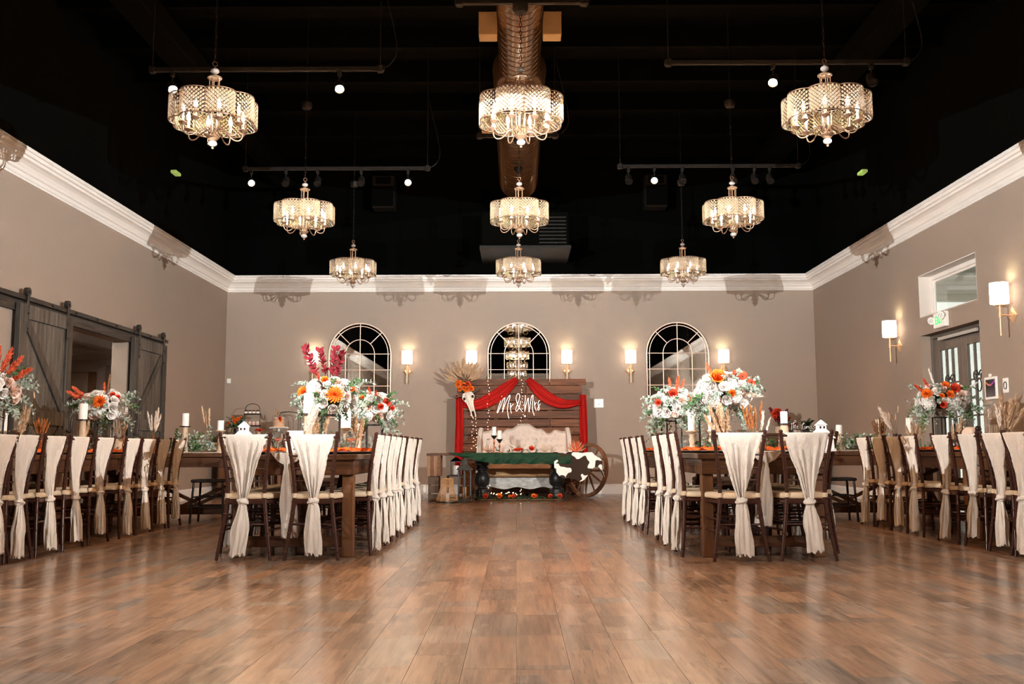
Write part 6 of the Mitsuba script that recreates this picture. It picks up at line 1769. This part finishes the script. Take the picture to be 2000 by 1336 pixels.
# ================================================================ counters at the back wall
def counter(x0, x1, label):
    t = thing('buffet_counter', label, 'counter', 'tall buffet counters')
    m = MB(); m.span((x0 - .03, 17.56, 1.055), (x1 + .03, 18.26, 1.09), .006); part(t, 'top', m.ply(TABLE_WOOD_X))
    m = MB(); m.span((x0, 17.60, .06), (x1, 18.22, 1.055), .004); part(t, 'case', m.ply(TABLE_WOOD_X))
    n = 3
    for k in range(n):
        w = (x1 - x0) / n; m = MB(); m.span((x0 + k * w + .02, 17.585, .12), (x0 + (k + 1) * w - .02, 17.60, 1.0), .004); d = part(t, 'door', m.ply(LEG_WOOD))
        m = MB(); m.tube([(x0 + k * w + .06, 17.575, .60), (x0 + k * w + .06, 17.575, .72)], .008, 6); part(d, 'handle', m.ply(IRON))
    m = MB(); m.span((x0 + .03, 17.64, 0), (x1 - .03, 18.2, .06)); part(t, 'plinth', m.ply(IRON))
counter(-5.25, -3.55, 'brown buffet counter with desserts in the back left corner')
counter(4.0, 5.42, 'brown buffet counter with flowers in the back right corner')
CT = 1.091
t = thing('tiered_stand', 'black metal two-tier stand holding cupcakes on the back left counter', 'cake stand')
cx, cy = -4.74, 17.9
for s in (-1, 1):
    m = MB(); m.tube(curve([(cx + s * .135, cy, CT), (cx + s * .135, cy, 1.3), (cx + s * .135, cy, 1.52), (cx + s * .10, cy, 1.62), (cx, cy, 1.655)], 5), .006, 6); part(t, 'upright', m.ply(IRON, True))
for z in (1.245, 1.455):
    m = MB(); m.lathe([(0, z), (.150, z), (.158, z + .018), (.152, z + .018), (.146, z + .006), (0, z + .006)], 24, (cx, cy, 0)); part(t, 'tray', m.ply(IRON, 40))
q = np.linspace(0, 2 * PI, 25); m = MB(); m.tube(np.stack([cx + .14 * np.cos(q), cy + .10 * np.sin(q), np.full(25, CT + .006)], 1), .005, 6, False); part(t, 'foot_ring', m.ply(IRON, True))
cup = Proto()
m = MB(); m.lathe([(0, 0), (.022, 0), (.030, .045), (0, .045)], 12); cup.add('case', m.ply(plain('cup_pink', (0.75, 0.45, 0.38), 0.6), 40))
m = MB(); m.lathe([(.031, .045), (.034, .055), (.026, .072), (.014, .085), (0, .092)], 12, (0, 0, 0), None, False); cup.add('icing', m.ply(P_BLUSH, True))
cup2 = Proto()
m = MB(); m.lathe([(0, 0), (.028, 0), (.030, .05), (0, .05)], 12); cup2.add('case', m.ply(CANDLE, 40))
m = MB(); m.lathe([(.031, .05), (.032, .06), (.02, .072), (0, .076)], 12, (0, 0, 0), None, False); cup2.add('lid', m.ply(P_DARK, True))
for k in range(4):
    x = cx - .105 + .07 * k
    cup.place(thing('cupcake', f'pink frosted cupcake on the lower tier, {ORD[k]} from the left', 'cupcake', 'cupcakes on the lower tier'), at(x, cy - .05, 1.2515))
    cup2.place(thing('dessert_cup', f'white dessert cup with dark topping on the upper tier, {ORD[k]} from the left', 'dessert', 'dessert cups on the upper tier'), at(x, cy - .05, 1.4615))
t = thing('cake_stand', 'white beaded pedestal plate under the cake', 'cake stand')
kx = -4.25
m = MB(); m.lathe([(0, CT), (.08, CT), (.075, CT + .012), (.022, CT + .03), (.02, CT + .10), (.04, CT + .12), (0, CT + .122)], 20, (kx, 17.85, 0)); part(t, 'pedestal', m.ply(WHITEWARE, 40))
m = MB(); m.lathe([(0, CT + .122), (.165, CT + .130), (.168, CT + .142), (0, CT + .142)], 28, (kx, 17.85, 0)); part(t, 'plate', m.ply(WHITEWARE, 40))
m = MB()
for k in range(36):
    a_ = 2 * PI * k / 36; m.lathe([(0, -.012), (.009, 0), (0, .012)], 6, (kx + .168 * math.cos(a_), 17.85 + .168 * math.sin(a_), CT + .122), None, False)
part(t, 'beading', m.ply(WHITEWARE, True))
t = thing('cake', 'small layered naked cake with dried flowers on the beaded plate', 'cake')
z = CT + .1425
for k, (r, h) in enumerate(((.095, .045), (.097, .010), (.095, .045), (.097, .010), (.095, .045), (.097, .014))):
    m = MB(); m.lathe([(0, z), (r, z + .001), (r + .001, z + h / 2), (r, z + h - .001), (0, z + h)], 24, (kx, 17.85, 0)); part(t, 'icing_layer' if k % 2 else 'sponge_layer', m.ply(CANDLE if k % 2 else plain('sponge', (0.66, 0.36, 0.20), 0.8), 40)); z += h
for nm, kd, mt, d, s in (('dried_plume', 'feather', PAMPAS, (-.2, -.5, 1), .7), ('red_flower', 'rose', P_RED, (.6, -.8, .2), .8), ('leaf', 'sprig3', L_DEEP, (0, 0, 1), .4), ('orange_flower', 'rose', P_ORANGE, (.75, -.6, -.3), .7), ('dried_plume', 'feather', PAMPAS, (.1, -.3, 1), .55)):
    d = np.array(d); part(t, nm, sh(kd, mt), None, m4(align(d), np.array([kx, 17.80, z - .03]) + d * .05, s))
t = thing('wire_basket', 'dark wire basket with tall handle behind the cake', 'basket')
for s in (-1, 1):
    m = MB(); m.tube(curve([(-4.12 - .19, 18.05 + s * .08, CT + .005), (-4.12 - .19, 18.05 + s * .08, 1.42), (-4.12 - .12, 18.05 + s * .08, 1.50), (-4.12 + .12, 18.05 + s * .08, 1.50), (-4.12 + .19, 18.05 + s * .08, 1.42), (-4.12 + .19, 18.05 + s * .08, CT + .005)], 4), .005, 6); part(t, 'hoop', m.ply(IRON, True))
m = MB(); m.span((-4.31, 17.97, CT), (-3.93, 18.13, CT + .01)); part(t, 'base', m.ply(IRON))
for kx2, ky, s, lab, kinds in ((-5.0, 17.85, 1.0, 'dark leafy arrangement with orange flowers on the back left counter', 'o'), (4.70, 17.85, 1.15, 'dark red dried flower arrangement on the back right counter', 'r')):
    t = thing('dark_arrangement', lab, 'flower arrangement', 'flowers on the buffet counters')
    rng = np.random.default_rng(int(abs(kx2) * 10))
    m = MB(); m.lathe([(0, CT), (.05, CT), (.065, CT + .05), (.055, CT + .11), (.06, CT + .12), (0, CT + .12)], 18, (kx2, ky, 0)); part(t, 'pot', m.ply(HOLDER if kinds == 'r' else IRON, 40))
    for k in range(26):
        a_ = 2.4 * k; el = rng.uniform(.1, 1.4); d = np.array([math.cos(a_) * math.cos(el), math.sin(a_) * math.cos(el) * .6, math.sin(el)])
        if kinds == 'o':
            mt, kd = (L_DEEP, L_DEEP, L_GREEN)[k % 3], ('sprig', 'sprig2', 'sprig3')[k % 3]
        else:
            mt, kd = (P_BURG, GRASS_B, L_DEEP)[k % 3], ('redbranch', 'grass', 'sprig')[k % 3]
        part(t, 'leaf_sprig', sh(kd, mt), None, m4(align(d), np.array([kx2, ky, CT + .12]) + d * .02, s * rng.uniform(.6, .9)))
    for k in range(7):
        d = np.array([rng.uniform(-1, 1), -.8, rng.uniform(.1, 1.2)]); d /= np.linalg.norm(d)
        part(t, 'flower', sh(('rose', 'dahlia')[k % 2], (P_ORANGE if kinds == 'o' else P_RED)), None, m4(align(d), np.array([kx2, ky, CT + .14]) + d * np.array([.16, .12, .22 if kinds == 'o' else .30]), s * (.62 if kinds == 'o' else .95)))
t = thing('red_posy', 'small bunch of red flowers right of the tiered stand', 'flower posy')
m = MB(); m.lathe([(0, CT), (.03, CT), (.035, CT + .05), (0, CT + .05)], 12, (-4.58, 17.75, 0)); part(t, 'cup', m.ply(HOLDER, 40))
for k in range(4):
    part(t, 'red_flower', sh('rose', P_RED), None, m4(align((math.cos(k * 1.6), -.8, .6)), (-4.58 + .03 * math.cos(k * 1.6), 17.74, CT + .075), .7))
t = thing('green_plant', 'dark green leafy plant on the back right counter behind the name sign', 'plant')
m = MB(); m.lathe([(0, CT), (.045, CT), (.06, CT + .10), (0, CT + .10)], 16, (5.22, 17.95, 0)); part(t, 'pot', m.ply(IRON, 40))
rng = np.random.default_rng(31)
for k in range(12):
    d = np.array([rng.uniform(-.9, .9), rng.uniform(-.6, .3), rng.uniform(.5, 1)]); part(t, 'leaf_sprig', sh('sprig3', L_DEEP), None, m4(align(d), (5.22, 17.95, CT + .10), rng.uniform(.75, 1.05)))
# cut-out name sign
t = thing('name_sign', 'black backed white script sign reading The Lunas on the back right counter', 'sign')
LUN = [
    [(225, 290), (250, 250), (320, 240), (380, 235), (470, 190), (480, 140), (440, 125), (400, 190), (375, 300), (380, 410)], [(320, 240), (315, 330), (305, 420), (285, 490)],
    [(385, 390), (420, 320), (455, 290), (470, 320), (440, 400), (440, 480)], [(500, 400), (545, 360), (530, 340), (505, 380), (510, 440), (560, 440)],
    [(640, 330), (700, 300), (770, 260), (795, 230), (770, 215), (735, 270), (720, 350), (690, 440), (660, 470), (700, 440), (760, 460), (810, 450)],
    [(815, 350), (810, 410), (840, 430), (870, 350), (865, 430)], [(895, 430), (900, 350), (930, 370), (950, 345), (960, 420), (985, 435)],
    [(1080, 360), (1030, 345), (1000, 390), (1030, 440), (1075, 400), (1080, 360), (1085, 430), (1110, 440)], [(1215, 320), (1160, 330), (1150, 370), (1195, 400), (1180, 440), (1120, 440)],
]
s_ = .00923 / 20
part(t, 'white_script', strokes(LUN, s_, 220, 490, 4.83, 17.62, CT + .055, .0055).ply(WHITEWARE, True))
part(t, 'black_backing', MB().put(strokes(LUN, s_, 220, 490, 4.83, 17.634, CT + .055, .0135), np.diag([1, 1, 1])).ply(IRON, True))
m = MB(); m.span((4.82, 17.62, CT), (5.33, 17.65, CT + .06), .004); part(t, 'foot', m.ply(IRON))
q = np.linspace(0, 2 * PI, 17); m = MB()
for z, r in ((1.275, .028), (1.23, .016)):
    m.tube(np.stack([5.10 + r * .8 * np.cos(q), 0 * q + 17.63, z + r * np.sin(q)], 1), .006, 6, False)
part(t, 'flourish', m.ply(IRON, True))
